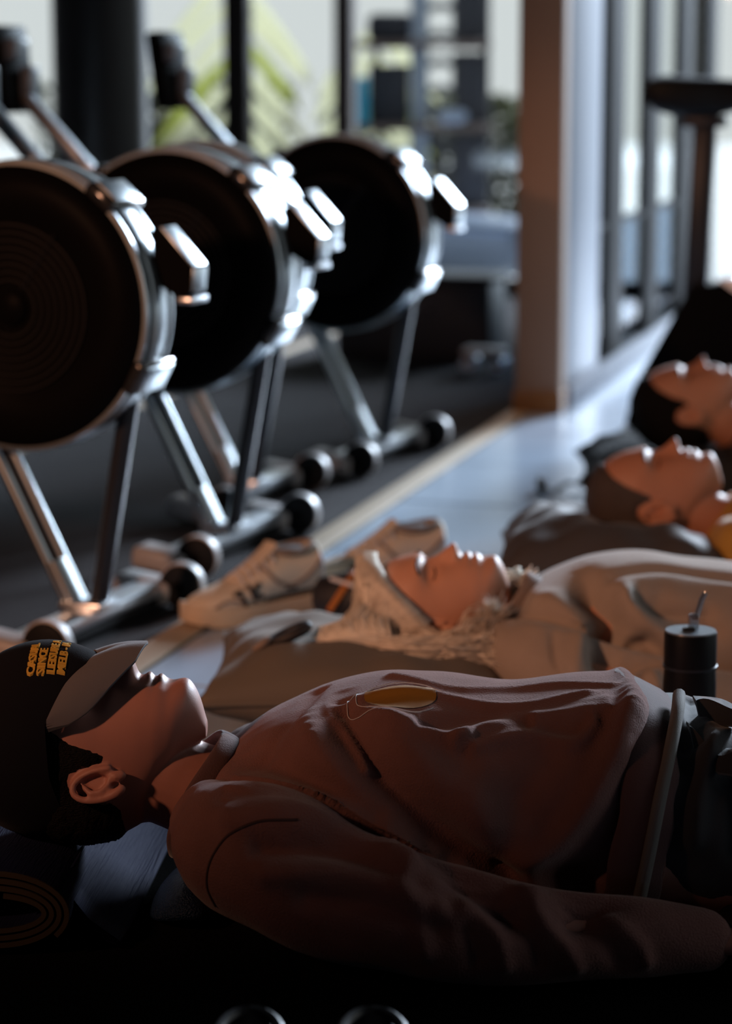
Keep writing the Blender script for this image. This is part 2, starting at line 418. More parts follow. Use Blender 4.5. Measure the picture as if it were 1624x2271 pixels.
def make_rower():
    r = empty('rowing_machine', (0, 0, 0))
    cx, cz = -.10, .585
    # drum
    prof = [(.0, -.078), (.05, -.080), (.155, -.080), (.165, -.086), (.205, -.086), (.228, -.080), (.242, -.066), (.244, -.05), (.244, .05), (.24, .064), (.22, .075), (.0, .078)]
    drum = MB().lathe([(max(a, .001), b) for a, b in prof], 'Y', (cx, 0, cz), 96).build('flywheel_housing', 'plastic', r)
    for k in range(8):
        rr = .048+k*.0135
        MB().lathe([(rr-.0025, -.079), (rr-.0015, -.0865), (rr+.0025, -.0865), (rr+.0035, -.079)], 'Y', (cx, 0, cz), 72, close=True).build('vent_ring', 'vent', drum)
    for a in (55, 235):
        ca, sa = math.cos(R(a)), math.sin(R(a))
        MB().tube([(cx+.04*ca, -.0855, cz+.04*sa), (cx+.155*ca, -.0855, cz+.155*sa)], .0035, 8).build('vent_spoke', 'vent', drum)
    MB().lathe([(.001, -.092), (.022, -.092), (.03, -.086), (.03, -.078)], 'Y', (cx, 0, cz), 40).build('hub', 'plastic', drum)
    for (r0, r1, y0, y1) in ((.243, .2505, -.066, -.052), (.243, .2525, -.040, .012), (.243, .2505, .026, .042)):
        o = MB().lathe([(r0, y0), (r1-.001, y0), (r1, y0+.002), (r1+.0008, (y0+y1)/2), (r1, y1-.002), (r1-.001, y1), (r0, y1)], 'Y', (cx, 0, cz), 96, close=True).build('rim_band', 'chrome', r)
    for a in (49, -27, 132, 213):
        mb = MB(); rot = Matrix.Rotation(-R(a), 3, 'Y')
        c = (cx+.252*math.cos(R(a)), -.008, cz+.252*math.sin(R(a)))
        mb.box(c, (.024, .126, .062), .008, rot, 3)
        cl = mb.build('clip', 'gloss', r)
        c2 = (cx+.2645*math.cos(R(a)), -.008, cz+.2645*math.sin(R(a)))
        MB().box(c2, (.006, .10, .05), .003, rot).build('clip_plate', 'chrome', cl)
    # front box
    poly = [(.236, .135), (.250, .138), (.310, .072), (.306, .03), (.288, .018), (.24, .046)]
    fb = MB().prism([(cx+a, cz+b) for a, b in poly], -.012, .048).build('front_box', 'plastic', r, smooth=False)
    rot = Matrix.Rotation(math.atan2(.066, .06), 3, 'Y')
    MB().box((cx+.281, .018, cz+.1065), (.088, .056, .004), .0015, rot).build('box_top_plate', 'chrome', fb)
    MB().box((cx+.3095, .018, cz+.051), (.004, .056, .04), .0015, Matrix.Rotation(R(5), 3, 'Y')).build('box_front_plate', 'chrome', fb)
    MB().box((cx+.297, .018, cz+.016), (.03, .07, .012), .004).build('box_lip', 'silver', fb)
    # legs: dark strut in front, slotted silver leg behind
    MB().tube([(.012, .005, .055), (.085, .005, .45), (.105, .005, .50)], [.0165, .0165, .014], 14, flat=1.35).build('front_strut', 'darksteel', r)
    a, b = Vector((-.028, .0, .05)), Vector((-.29, .0, .56)); d = (b-a); L = d.length; d.normalize()
    e1 = Vector((d.z, 0, -d.x)); nn = (e1*.80+Vector((0, -.60, 0))).normalized(); ww = d.cross(nn).normalized()
    rot = Matrix((ww, nn, d)).transposed(); mid = (a+b)/2
    sl = MB()
    for dx in (-.0155, .0155): sl.tube([tuple(a+ww*dx), tuple(b+ww*dx)], .0095, 18)
    sl.tube([tuple(a), tuple(a+d*.09)], .0235, 20, flat=.75)
    leg = sl.build('slotted_leg', 'legsilver', r)
    MB().box(tuple(mid-nn*.004), (.018, .012, L-.01), 0, rot).build('leg_slot', 'slot', leg, smooth=False)
    # foot bar with caps and wheels
    bar = MB().box((-.005, 0, .038), (.062, .50, .026), .006).build('foot_bar', 'silver', r)
    MB().box((-.005, 0, .014), (.05, .46, .024), .004).build('foot_pad', 'rubber', bar)
    MB().box((-.006, 0, .056), (.085, .075, .016), .005).build('leg_bracket', 'silver', r)
    for s in (-1, 1):
        MB().box((-.020, s*.265, .034), (.115, .075, .045), .014, Matrix.Rotation(R(8), 3, 'Y'), 3).build('foot_cap', 'greycap', r)
        wh = MB().lathe([(.001, -.021), (.030, -.021), (.040, -.017), (.0425, -.008), (.0425, .008), (.040, .017), (.030, .021), (.001, .021)], 'Y', (.055, s*.262, .0425), 40).build('wheel', 'rubber', r)
        MB().lathe([(.040, -.012), (.0442, -.010), (.0442, .010), (.040, .012)], 'Y', (.055, s*.262, .0435), 40, close=True).build('wheel_tread', 'greycap', wh)
        MB().lathe([(.001, -.024), (.010, -.024), (.012, -.020)], 'Y', (.055, s*.262, .0425), 20).build('axle_cap', 'plastic', wh)
    # monitor arm and monitor
    a, b = Vector((cx-.14, 0, cz+.02)), Vector((cx-.452, 0, cz+.345)); d = b-a; L = d.length; d.normalize()
    rot = d.to_track_quat('Z', 'Y').to_matrix()
    MB().box(tuple((a+b)/2), (.038, .030, L), .006, rot).build('monitor_arm', 'silver', r)
    mo = MB().box((cx-.492, -.0, cz+.41), (.04, .15, .20), .01, Matrix.Rotation(R(-8), 3, 'Y')).build('monitor', 'plastic', r)
    MB().box((cx-.465, -.02, cz+.455), (.035, .075, .05), .006).build('monitor_bracket', 'screen', mo)
    MB().box((cx-.452, .02, cz+.375), (.03, .05, .085), .006).build('battery_cover', 'screen', mo)
    MB().box((cx-.515, 0, cz+.43), (.004, .11, .12), .002, Matrix.Rotation(R(-8), 3, 'Y')).build('display', 'slot', mo)
    # rail, seat and rear leg (run off to the left, behind the flywheels)
    rail = MB().box((-1.45, .0, .42), (2.2, .055, .07), .006).build('monorail', 'silver', r)
    MB().box((-1.3, 0, .485), (.24, .30, .045), .018).build('seat', 'rubber', r)
    MB().box((-2.48, 0, .23), (.05, .05, .40), .006).build('rear_leg', 'darksteel', r)
    MB().box((-2.48, 0, .02), (.07, .48, .04), .008).build('rear_foot', 'plastic', r)
    MB().cyl((-.42, -.24, .62), (-.42, .24, .62), .015, 16).build('handle', 'rubber', r)
    MB().box((-.36, 0, .62), (.12, .02, .016), .003).build('handle_mount', 'plastic', r)
    return r
rw = make_rower()
spots = [((-.487, 4.22), -21), ((-.288, 4.985), -21), ((-.272, 5.56), -20), ((.035, 6.24), -22)]
labs = ['rowing machine with black flywheel nearest the viewer, at the left edge of the photo',
        'second rowing machine from the front, its flywheel half hiding the one behind',
        'third rowing machine, only its rim showing behind the second flywheel',
        'farthest rowing machine, its black flywheel with a yellow decal, nearest the tan column']
for i, ((x, y), a) in enumerate(spots):
    o = rw if i == 0 else copy_tree(rw)
    o.location = (x, y, 0); o.rotation_euler = (0, 0, R(a))
    tag(o, labs[i], 'rowing machine', 'rowing machines in a row on the carpet')
    if i == 3:
        MB().box((-.215, -.089, .60), (.028, .003, .03), .001).build('decal', 'yellow', o)

# ------------------------------------------------------------------ people
HP = np.array([-.135, -.128, -.115, -.095, -.07, -.045, -.035, -.022, -.005, .012, .030, .042, .050, .058, .068, .078, .088, .098, .106, .112])
HF = np.array([.0, .035, .058, .077, .090, .097, .098, .091, .088, .090, .097, .100, .098, .0975, .0925, .0945, .095, .084, .066, .04])
BP = np.array([-.135, -.128, -.115, -.09, -.05, -.02, .01, .04, .06, .08, .1, .112]); HB = np.array([0, -.035, -.062, -.085, -.1, -.1, -.093, -.075, -.03, .005, .02, .03])
WP = np.array([-.135, -.128, -.115, -.09, -.05, -.02, .01, .035, .055, .075, .09, .1, .112]); HW = np.array([0, .03, .05, .066, .0745, .075, .071, .066, .060, .05, .037, .026, .012])
def sm(xp, fp, x, s=.004):
    a = [np.interp(x+d*s, xp, fp) for d in (-1, -.5, 0, .5, 1)]
    return sum(a)/5

def head_grid(nose=1., lip=1., nphi=112, off=0., open_mouth=0.):
    ps = np.concatenate([np.linspace(-.1349, -.11, 14), np.linspace(-.108, .1115, 112)])
    ph = np.linspace(0, 2*math.pi, nphi, endpoint=False)
    Pp, Ph = np.meshgrid(ps, ph, indexing='ij')
    F, B, W = sm(HP, HF, Pp), sm(BP, HB, Pp), sm(WP, HW, Pp)
    F, B, W = np.maximum(F, .002), np.minimum(B, F-.004), np.maximum(W, .002)
    c, s = np.cos(Ph), np.sin(Ph); qc = B+.5*(F-B)
    ex = .84
    q = qc+np.where(c > 0, F-qc, qc-B)*np.sign(c)*np.abs(c)**ex
    lat = W*np.sign(s)*np.abs(s)**ex
    fr = np.clip(c*1.4, 0, 1)
    G = lambda l0, p0, sl, sp, amp: amp*np.exp(-((np.abs(lat)-l0)/sl)**2-((Pp-p0)/sp)**2)
    d = np.zeros_like(q)
    ridge = np.interp(Pp, [-.03, -.018, 0, .012, .019, .0245, .029, .033], [0, .004, .016, .026, .031, .024, .008, 0])
    d += nose*ridge*np.exp(-(lat/np.interp(Pp, [-.03, .0, .02, .03], [.008, .0085, .0125, .013]))**2)
    d += nose*G(.0135, .0215, .006, .0065, .011)
    d += G(.034, -.017, .017, .011, -.018)+G(.033, -.015, .0125, .0075, .0085)+G(.033, -.0125, .012, .0015, .0012)
    d += G(.028, -.036, .02, .007, .0035)
    d += lip*(G(0, .0435, .019, .0045, .0048)+G(0, .0570, .017, .005, .0052)+G(0, .0503, .022, .0022, -.0055-open_mouth))
    d += G(.05, .008, .018, .016, .0035)+G(0, .087, .018, .012, .003)+G(.02, .042, .008, .018, -.002)
    q = q+d*fr
    return Pp, lat, q

def skin_parts(scale, nose, lip, open_mouth=0.):
    mb = MB(); Pp, lat, q = head_grid(nose, lip, open_mouth=open_mouth)
    mb.grid([[(Pp[i, j], lat[i, j], q[i, j]) for j in range(Pp.shape[1])] for i in range(Pp.shape[0])])
    for s in (-1, 1):
        def E(a, b, c):   # a up the ear, b towards the back of the head, c outwards
            tilt = R(14); aa, bb = a*math.cos(tilt)-b*math.sin(tilt)*.3, b+a*math.sin(tilt)
            return (-.007-aa, s*(.0715+c+.42*max(b+.012, 0)), -.010-bb)
        hel = [E(-.004+.0315*math.sin(t), -.0165*math.cos(t)*(1 if math.cos(t) < 0 else .95), .006) for t in np.linspace(-.35, 4.1, 26)]
        mb.tube(hel, [.0042]*20+[.0046, .005, .0055, .006, .006, .0055], 10, round_ends=True)
        mb.tube([E(.014, .0, .006), E(.006, .008, .0075), E(-.006, .0085, .0075), E(-.015, .002, .006), E(-.017, -.006, .005)], [.003, .0042, .0045, .004, .004], 10, round_ends=True)
        mb.tube([E(-.004, -.0145, .004), E(-.009, -.012, .005)], .0045, 8, round_ends=True)
        mb.tube([E(-.0225, -.004, .004), E(-.029, -.004, .003)], [.0072, .0062], 12, round_ends=True)
        pl = [E(.022*math.sin(t)-.004, -.012*math.cos(t), 0) for t in np.linspace(0, 2*math.pi, 20, endpoint=False)]
        pl2 = [E(.022*math.sin(t)-.004, -.012*math.cos(t), -.010) for t in np.linspace(0, 2*math.pi, 20, endpoint=False)]
        mb.grid([pl2, pl])
    mb.v = [tuple(np.array(v)*scale) for v in mb.v]
    return mb

def hand(mb, wrist, s, scale=1.):
    """relaxed palm-down hand pointing to +x; s = -1 near side, +1 far side"""
    w = np.array(wrist, float); k = scale
    P = lambda x, y, z: w+np.array((x*k, y*s*k, z*k))
    mb.tube([P(-.03, 0, 0), P(.0, 0, 0), P(.03, 0, .004), P(.06, 0, .004), P(.085, 0, 0)], [v*k for v in (.024, .026, .036, .040, .034)], 14, flat=.5, round_ends=True)
    for j, (yy, L) in enumerate(((-.030, .078), (-.010, .088), (.011, .083), (.030, .066))):
        mb.tube([P(.075, yy*.9, .004), P(.075+L*.42, yy*1.08, .010), P(.075+L*.74, yy*1.12, -.002), P(.075+L*.95, yy*1.1, -.016)], [v*k for v in (.0098, .0092, .0082, .0072)], 10, round_ends=True)
    mb.tube([P(.015, -.026, -.002), P(.045, -.050, -.004), P(.072, -.058, -.008), P(.092, -.056, -.012)], [v*k for v in (.015, .0125, .0105, .009)], 10, round_ends=True)

def sect(x, hw, zb, zt, n=44, ex=.82, yc=0):
    zc, hz = (zb+zt)/2, (zt-zb)/2
    r = []
    for a in np.linspace(0, 2*math.pi, n, endpoint=False):
        c, s = math.cos(a), math.sin(a)
        r.append((x, yc+hw*math.copysign(abs(c)**ex, c), zc+hz*math.copysign(abs(s)**ex, s)))
    return r

def lerp_rows(rows, n):
    return cr(rows, n)

def xform_head(c, tilt, roll, ez):
    m = Matrix.Translation((0, 0, ez)) @ Matrix.Rotation(roll, 4, 'X') @ Matrix.Rotation(tilt, 4, 'Y')
    return [tuple(m @ Vector(v)) for v in c]

def hair_shell(root, name, m, hline_q, hline_p, thick, scale, tilt, roll, ez, rough=.0025, topmin=-1):
    Pp, lat, q = head_grid(0, 0, 128)
    hv = np.interp(q, hline_q, hline_p)-Pp
    t = np.clip(hv/.018, 0, 1); t = t*t*(3-2*t)
    ctr = np.stack([np.full_like(Pp, -.03), np.zeros_like(Pp), np.zeros_like(Pp)], -1)
    C = np.stack([Pp, lat, q], -1); D = C-ctr; D /= np.linalg.norm(D, axis=-1)[..., None]
    rn = np.random.RandomState(3).randn(*Pp.shape)
    C = C+D*((thick*t+rough*rn*t)-.0015)[..., None]
    V = [tuple(v) for v in (C.reshape(-1, 3)*scale)]; n0, n1 = Pp.shape; F = []
    for i in range(n0-1):
        for j in range(n1):
            k = [i*n1+j, i*n1+(j+1) % n1, (i+1)*n1+(j+1) % n1, (i+1)*n1+j]
            if all(hv.flat[a] > -.003 for a in k): F.append(tuple(k))
    V = xform_head(V, tilt, roll, ez)
    used = sorted({a for f in F for a in f}); mp = {a: i for i, a in enumerate(used)}
    mb = MB().add([V[a] for a in used], [tuple(mp[a] for a in f) for f in F])
    return mb.build(name, m, root, smooth='all')

def make_person(loc, rz, cfg):
    root = empty('person', loc, rz)
    sc, ez = cfg.get('head', 1.), cfg['ez']
    tilt, roll = cfg.get('tilt', 0), cfg.get('roll', 0)
    k = cfg.get('k', 1.)                         # body scale in width
    rows = cfg['rows']
    # body: head, neck, hands fine; trunk and limbs coarse; one mesh
    fine = skin_parts(sc, cfg.get('nose', 1), cfg.get('lip', 1), cfg.get('mouth', 0))
    fine.v = xform_head(fine.v, tilt, roll, ez)
    nz = cfg.get('neck_z', .125)
    fine.tube(cr([(.0, 0, ez-.035), (.05*sc, 0, ez-.022), (.10*sc, 0, (ez-.012)*.5+nz*.5), (.17, 0, nz)], 12), cr([(.05*sc,), (.055*sc,), (.056*sc,), (.066*sc,)], 12).ravel(), 28)
    hands_at = cfg['hands']
    for s, wv in zip((-1, 1), hands_at): hand(fine, wv, s, cfg.get('hand', 1.))
    me1 = remesh(fine, cfg.get('vox', .0026), 3)
    co = MB()
    co.grid([sect(x+.014, hw*.76, zb+.014, zt-.036, 28) for x, hw, zb, zt in lerp_rows(rows, 18)])
    hipx = rows[-1][0]
    for s in (-1, 1):
        arm = cfg['arm']; pts = [(x, s*y, z if s < 0 else z*(1-.22*max(0, min(1, (.30-x)/.12)))) for x, y, z, r in arm]
        co.tube(pts, [r*.5 for *_, r in arm], 14, round_ends=True)
        co.tube([(hipx-.02, s*.09*k, .11), (hipx+.22, s*.10*k, .10), (hipx+.43, s*.11*k, .095), (hipx+.62, s*.12*k, .07), (hipx+.83, s*.13*k, .055)], [.078*k, .07*k, .05*k, .046*k, .034*k], 14, round_ends=True)
        co.tube([(hipx+.84, s*.13*k, .05), (hipx+.87, s*.15*k, .12), (hipx+.86, s*.17*k, .20)], [.034, .034, .022], 12, round_ends=True)
    me2 = remesh(co, .009, 3)
    bm = bmesh.new(); bm.from_mesh(me1); bm.from_mesh(me2); me = bpy.data.meshes.new('body'); bm.to_mesh(me); bm.free()
    me.polygons.foreach_set('use_smooth', [True]*len(me.polygons))
    link('body', me, cfg['skin'], root)
    ft = bvh(me1)
    hm = Matrix.Translation((0, 0, ez)) @ Matrix.Rotation(roll, 4, 'X') @ Matrix.Rotation(tilt, 4, 'Y')
    if cfg.get('face', True):
        for s in (-1, 1):
            for nm, line, rad in (('eyebrow', [(-.0335, .014), (-.0375, .026), (-.0385, .038), (-.034, .050)], .0022), ('eyelash', [(-.0105, .020), (-.0085, .028), (-.0085, .038), (-.0115, .047)], .0012)):
                pl = []
                for p_, l_ in cr(line, 14):
                    w0 = hm @ Vector((p_*sc, s*l_*sc, .3)); d0 = (hm.to_3x3() @ Vector((0, 0, -1)))
                    h_ = ft.ray_cast(w0, d0)
                    if h_[0]: pl.append(tuple(h_[0]+h_[1]*.0003))
                if len(pl) > 3: MB().tube(pl, [rad*.4]+[rad]*(len(pl)-2)+[rad*.3], 6).build(nm, cfg.get('browmat', 'brownhair'), root)
    # top
    g = MB(); g.grid([sect(*r_) for r_ in lerp_rows(rows, 40)])
    for s in (-1, 1):
        arm = cfg['arm']; g.tube(cr([(x, s*y, z if s < 0 else z*(1-.22*max(0, min(1, (.30-x)/.12)))) for x, y, z, r in arm], 26), cr([(r,) for *_, r in arm], 26).ravel(), 22, round_ends=True)
    top = remesh(g, cfg.get('cloth_vox', .0055), 6)
    folds(top, cfg.get('side', ()), cfg.get('topf', ()), cfg.get('wrinkle', .0012), cfg.get('wscale', 26))
    sm_ = link(cfg['topname'], top, cfg['topmat'], root)
    # trousers
    t = MB()
    r0 = rows[-1]
    t.grid([sect(*r_) for r_ in lerp_rows([(r0[0]-.03, r0[1]*.95, r0[2]+.004, r0[3]-.012), (r0[0]+.06, r0[1]*1.0, .012, r0[3]-.02), (r0[0]+.16, r0[1]*.98, .012, r0[3]-.05), (r0[0]+.24, r0[1]*.9, .014, .15)], 14)])
    for s in (-1, 1):
        t.tube(cr([(hipx+.1, s*.085*k, .11), (hipx+.24, s*.10*k, .105), (hipx+.44, s*.115*k, .098), (hipx+.64, s*.12*k, .075), (hipx+.82, s*.13*k, .062)], 18), cr([(.095*k,), (.098*k,), (.078*k,), (.064*k,), (.052*k,)], 18).ravel(), 20)
    tr = remesh(t, .008 if not cfg.get('hero') else .006, 4)
    folds(tr, cfg.get('tside', ()), cfg.get('ttop', ()), .003, 30)
    link('trousers', tr, cfg.get('legmat', 'trouser'), root)
    # collar
    if 'collar' in cfg:
        ring = cfg['collar']     # list of (x, y, z) round the neck
        pts = cr(ring+[ring[0], ring[1]], 52)[:-(52//(len(ring)+1))]
        MB_c = MB(); P = np.array(ring+[ring[0]]); full = cr([ring[-1]]+ring+[ring[0], ring[1]], 80)
        k0 = int(80/(len(ring)+2)); loop = full[k0:80-k0]
        cw = cfg.get('collar_w', (.012, .006))
        lp = np.array(loop); cen = lp.mean(axis=0); tg_ = np.gradient(lp, axis=0); tg_ /= np.linalg.norm(tg_, axis=1)[:, None]
        rg = []
        for q_, t_ in zip(lp, tg_):
            n_ = q_-cen; n_ -= t_*np.dot(n_, t_); n_ /= np.linalg.norm(n_); b_ = np.cross(t_, n_)
            rg.append([q_+b_*cw[0]*math.copysign(abs(math.cos(a))**.7, math.cos(a))+n_*cw[1]*math.copysign(abs(math.sin(a))**.7, math.sin(a)) for a in np.linspace(0, 2*math.pi, 14, endpoint=False)])
        MB_c.grid(rg)
        MB_c.build('collar', cfg['collarmat'], root, smooth='all')
    return root, top, tr

# --- man with the cap
rows1 = [(.104, .055, .075, .160), (.120, .095, .050, .188), (.143, .145, .03, .210), (.17, .175, .018, .226), (.20, .190, .012, .243), (.245, .194, .012, .266), (.295, .195, .012, .281), (.345, .194, .012, .285), (.42, .190, .012, .280), (.475, .186, .012, .277), (.53, .184, .012, .281), (.58, .182, .012, .286), (.607, .178, .014, .284), (.63, .172, .016, .270)]
arm1 = [(.130, .120, .146, .052), (.160, .172, .140, .074), (.212, .205, .130, .079), (.27, .228, .108, .074), (.39, .250, .080, .063), (.50, .250, .068, .052), (.60, .236, .060, .042), (.665, .226, .055, .035)]
side1 = [
    ([(.607, .285), (.585, .255), (.555, .205), (.51, .15), (.47, .125)], .014, .015),
    ([(.625, .235), (.60, .185), (.565, .13), (.53, .10)], -.018, .024),
    ([(.272, .268), (.307, .240), (.351, .195), (.416, .135), (.46, .11)], -.017, .017),
    ([(.235, .252), (.27, .215), (.31, .175), (.37, .13)], .009, .018),
    ([(.33, .255), (.40, .205), (.47, .16)], .008, .022),
    ([(.255, .268), (.275, .262), (.292, .246), (.302, .23)], .008, .005),
    ([(.29, .274), (.345, .262), (.385, .252), (.41, .25)], .009, .0065),
    ([(.40, .249), (.45, .262), (.52, .268), (.57, .278)], .008, .007),
    ([(.42, .243), (.48, .252), (.53, .247), (.555, .262)], .007, .006),
    ([(.36, .262), (.42, .268), (.48, .262)], -.006, .006),
    ([(.145, .215), (.19, .222), (.25, .212), (.31, .18)], -.010, .012),
    ([(.16, .190), (.22, .198), (.28, .185), (.345, .150)], .010, .013),
    ([(.19, .168), (.25, .172), (.31, .158), (.37, .125)], -.011, .011),
    ([(.20, .145), (.27, .150), (.33, .135), (.40, .108)], .008, .012),
    ([(.24, .122), (.31, .118), (.38, .095)], -.006, .012),
    ([(.34, .135), (.36, .10), (.365, .07)], .005, .011), ([(.385, .125), (.41, .09), (.42, .06)], -.006, .010),
    ([(.41, .12), (.44, .09), (.45, .055)], .006, .010), ([(.45, .112), (.475, .085), (.485, .055)], -.006, .010),
    ([(.48, .108), (.51, .08), (.525, .05)], .006, .010), ([(.53, .100), (.555, .075), (.57, .05)], -.005, .010),
    ([(.56, .098), (.59, .07), (.60, .05)], .005, .009),
    ([(.50, .235), (.47, .20), (.46, .16)], -.006, .02), ([(.43, .225), (.42, .19), (.44, .15)], .004, .018),
]
top1 = [([(.27, -.06), (.36, -.05), (.45, -.07), (.55, -.05)], .006, .010), ([(.33, .02), (.40, -.02), (.50, .0), (.58, -.02)], .005, .010),
        ([(.58, -.15), (.60, -.05), (.60, .1)], .006, .01), ([(.18, -.1), (.22, -.03), (.24, .05)], -.005, .012)]
man, man_top, man_tr = make_person((-.298, 2.75, 0), R(-1), dict(
    head=1.0, ez=.192, face=False, tilt=R(2), skin='skin', rows=rows1, arm=arm1, nose=1, lip=1, vox=.0022, hero=True, cloth_vox=.0042,
    hands=[(.70, -.225, .052), (.70, .225, .052)], topname='sweatshirt', topmat='sweat', side=side1, topf=top1, wrinkle=.0012, wscale=34,
    collar=[(.140, 0, .214), (.130, -.050, .203), (.104, -.084, .168), (.086, -.090, .126), (.084, -.060, .092), (.082, 0, .078), (.084, .060, .092), (.086, .084, .126), (.098, .077, .168), (.127, .046, .202)],
    collar_w=(.0125, .0045), collarmat='rib',
    tside=[([(.69, .25), (.67, .2), (.66, .15)], .010, .012), ([(.72, .25), (.715, .2), (.71, .14)], -.012, .012), ([(.75, .25), (.745, .2), (.76, .15)], .010, .014)],
    ttop=[([(.68, -.12), (.72, -.06), (.74, .04)], .014, .012), ([(.70, -.14), (.75, -.1), (.80, -.02)], -.012, .014), ([(.74, -.15), (.80, -.12)], .012, .014), ([(.66, -.1), (.68, .05)], -.008, .010)]))
tag(man, 'person in dark cap and mauve brown sweatshirt lying on their back nearest the viewer', 'person')
T1 = bvh(man_top)
# ribbed hem
hem = MB(); rings = []
for x, g_, k in ((.608, .003, 0), (.612, .007, 0), (.640, .006, 0), (.668, .004, 0), (.672, -.004, 0)):
    f = (x-.608)/.064
    rings.append(sect(x-.016, .181+g_-.004*f, .006, .284+g_-.026*f, 64))
for rr in rings:
    for i, q in enumerate(rr):   # lean the band: lower edge nearer the head
        rr[i] = (q[0]-.045*(1-min(1, max(0, q[2]/.28)))+.002*math.sin(i*1.3), q[1], q[2])
hem.grid(rings, cap=False).build('hem', 'rib', man, smooth='all')
# armhole seam and chest print follow the cloth
pts = []
for x, z in cr([(.230, .198), (.190, .196), (.160, .182), (.142, .160), (.133, .138), (.132, .115), (.140, .092)][::-1], 40):
    q = snap_side(T1, x, z, .0002)
    if q: pts.append(tuple(q)) if (not pts or abs(pts[-1][1]-q[1]) < .02) else None
MB().tube(pts, .0016, 6).build('armhole_seam', 'seam', man)  # dark tube stands in for the shade in the seam groove
def patch(name, m, t, cx, cy, a, b, parent, n=26, off=.0012):
    V, F = [], []; ok = {}
    for i in range(9):
        for j in range(n):
            r = i/8; an = 2*math.pi*j/n
            q = snap_top(t, cx+a*r*math.cos(an), cy+b*r*math.sin(an), off)
            V.append(tuple(q) if q else (cx, cy, .28))
    for i in range(8):
        for j in range(n): F.append((i*n+j, i*n+(j+1) % n, (i+1)*n+(j+1) % n, (i+1)*n+j))
    return MB().add(V, F).build(name, m, parent, smooth='all')
patch('chest_print', 'badge', T1, .338, -.062, .041, .034, man).__setitem__('label', 'ochre oval print on the chest')
for (a, b, t0, t1) in ((.050, .043, 2.2, 5.2), (.060, .052, 2.5, 4.9), (.048, .042, 3.9, 5.6), (.052, .046, .4, 2.4)):
    pl = []
    for t in np.linspace(t0, t1, 40):
        q = snap_top(T1, .338+a*math.cos(t), -.062+b*math.sin(t), .0008)
        if q: pl.append(tuple(q))
    MB().tube(pl, .0005, 5).build('print_line', 'print_w', man)
# drawcord / side piping on the trousers
TT = bvh(man_tr)
pc = []
for f, (x, y, z) in enumerate(cr([(.676, -.02, .28), (.668, -.075, .272), (.655, -.13, .245), (.640, -.172, .20), (.628, -.184, .14), (.618, -.182, .085), (.612, -.172, .045)], 40)):
    pc.append((x-.018, y-.004, z-.004))
MB().tube(pc, .0075, 10).build('drawcord', 'cord', man)
for k, ptsf in enumerate(([(.70, -.02, .262), (.73, -.06, .268), (.76, -.10, .258), (.80, -.11, .25)], [(.685, -.09, .25), (.71, -.13, .232), (.74, -.15, .236), (.78, -.145, .23)])):
    fl = MB(); c_ = cr([(x-.022, y, z) for x, y, z in ptsf], 20)
    top_ = [(x, y+.03, z+.004) for x, y, z in c_]; bot_ = [(x+.004, y-.016, z-.016-.004*math.sin(i*.6)) for i, (x, y, z) in enumerate(c_)]
    mid_ = [(x, y, z+.006+.003*math.sin(i*.7)) for i, (x, y, z) in enumerate(c_)]
    rows_ = [top_, mid_, bot_]; back = [[(x, y+.006, z-.004) for x, y, z in r_] for r_ in reversed(rows_)]
    allr = rows_+back
    fl.grid([[allr[i][j] for i in range(6)] for j in range(20)]).build('pocket_flap', 'trouser', man)

# short hair below the cap
hq = np.array([-.12, -.1, -.06, -.045, -.035, -.022, -.012, .002, .012, .022, .034, .046, .06, .08, .1, .13])
hp = np.array([.03, .03, .028, .026, .015, -.03, -.035, -.032, .004, .006, -.035, -.055, -.08, -.088, -.095, -.11])
hair_shell(man, 'hair', 'brownhair', hq, hp, .005, 1., R(2), 0, .192, .0005)
# cap crown
def capxf(mb): mb.v = xform_head(mb.v, R(2), 0, .192); return mb
CP, CQ = -.072, .018; AP, AQ, AL = .118, .1175, .088
def cap_pt(p, lat):
    k = 1-((p-CP)/AP)**2-(lat/AL)**2
    return CQ+AQ*math.sqrt(max(k, 1e-6))
def edge_p(phi):
    a = abs(math.degrees(phi))
    return np.interp(a, [0, 25, 45, 70, 100, 135, 180], [-.017, -.027, -.047, -.066, -.060, -.04, -.03])
rings = []
NPH = 72
for i in range(26):
    f = i/25; ring = []
    for j in range(NPH):
        phi = -math.pi+2*math.pi*j/NPH
        pe = edge_p(phi); th0 = math.asin(max(-1, min(1, (CP-pe)/AP)))  # elevation above centre (towards crown top)
        th = th0+(math.pi/2-.02-th0)*f
        rr = math.cos(th)
        seam_ = 1-.008*math.exp(-((math.degrees(phi) % 60-30)/2.0)**2)
        wob = 1+.006*math.sin(5*phi+9*f)
        p = CP-AP*math.sin(th)*wob; q = CQ+AQ*rr*math.cos(phi)*seam_*wob; l = AL*rr*math.sin(phi)*seam_*wob
        ring.append((p, -l, q))
    rings.append(ring)
crown_mb = capxf(MB().grid(rings, True, False)); crown_mb.grid([[crown_mb.v[25*NPH+j] for j in range(NPH)], [tuple(np.mean([crown_mb.v[25*NPH+j] for j in range(NPH)], axis=0))]*NPH], True, False)
capo = crown_mb.build('cap', 'navy', man, smooth='all')
capo['label'] = 'black cap with gold lettering pulled over the eyes'
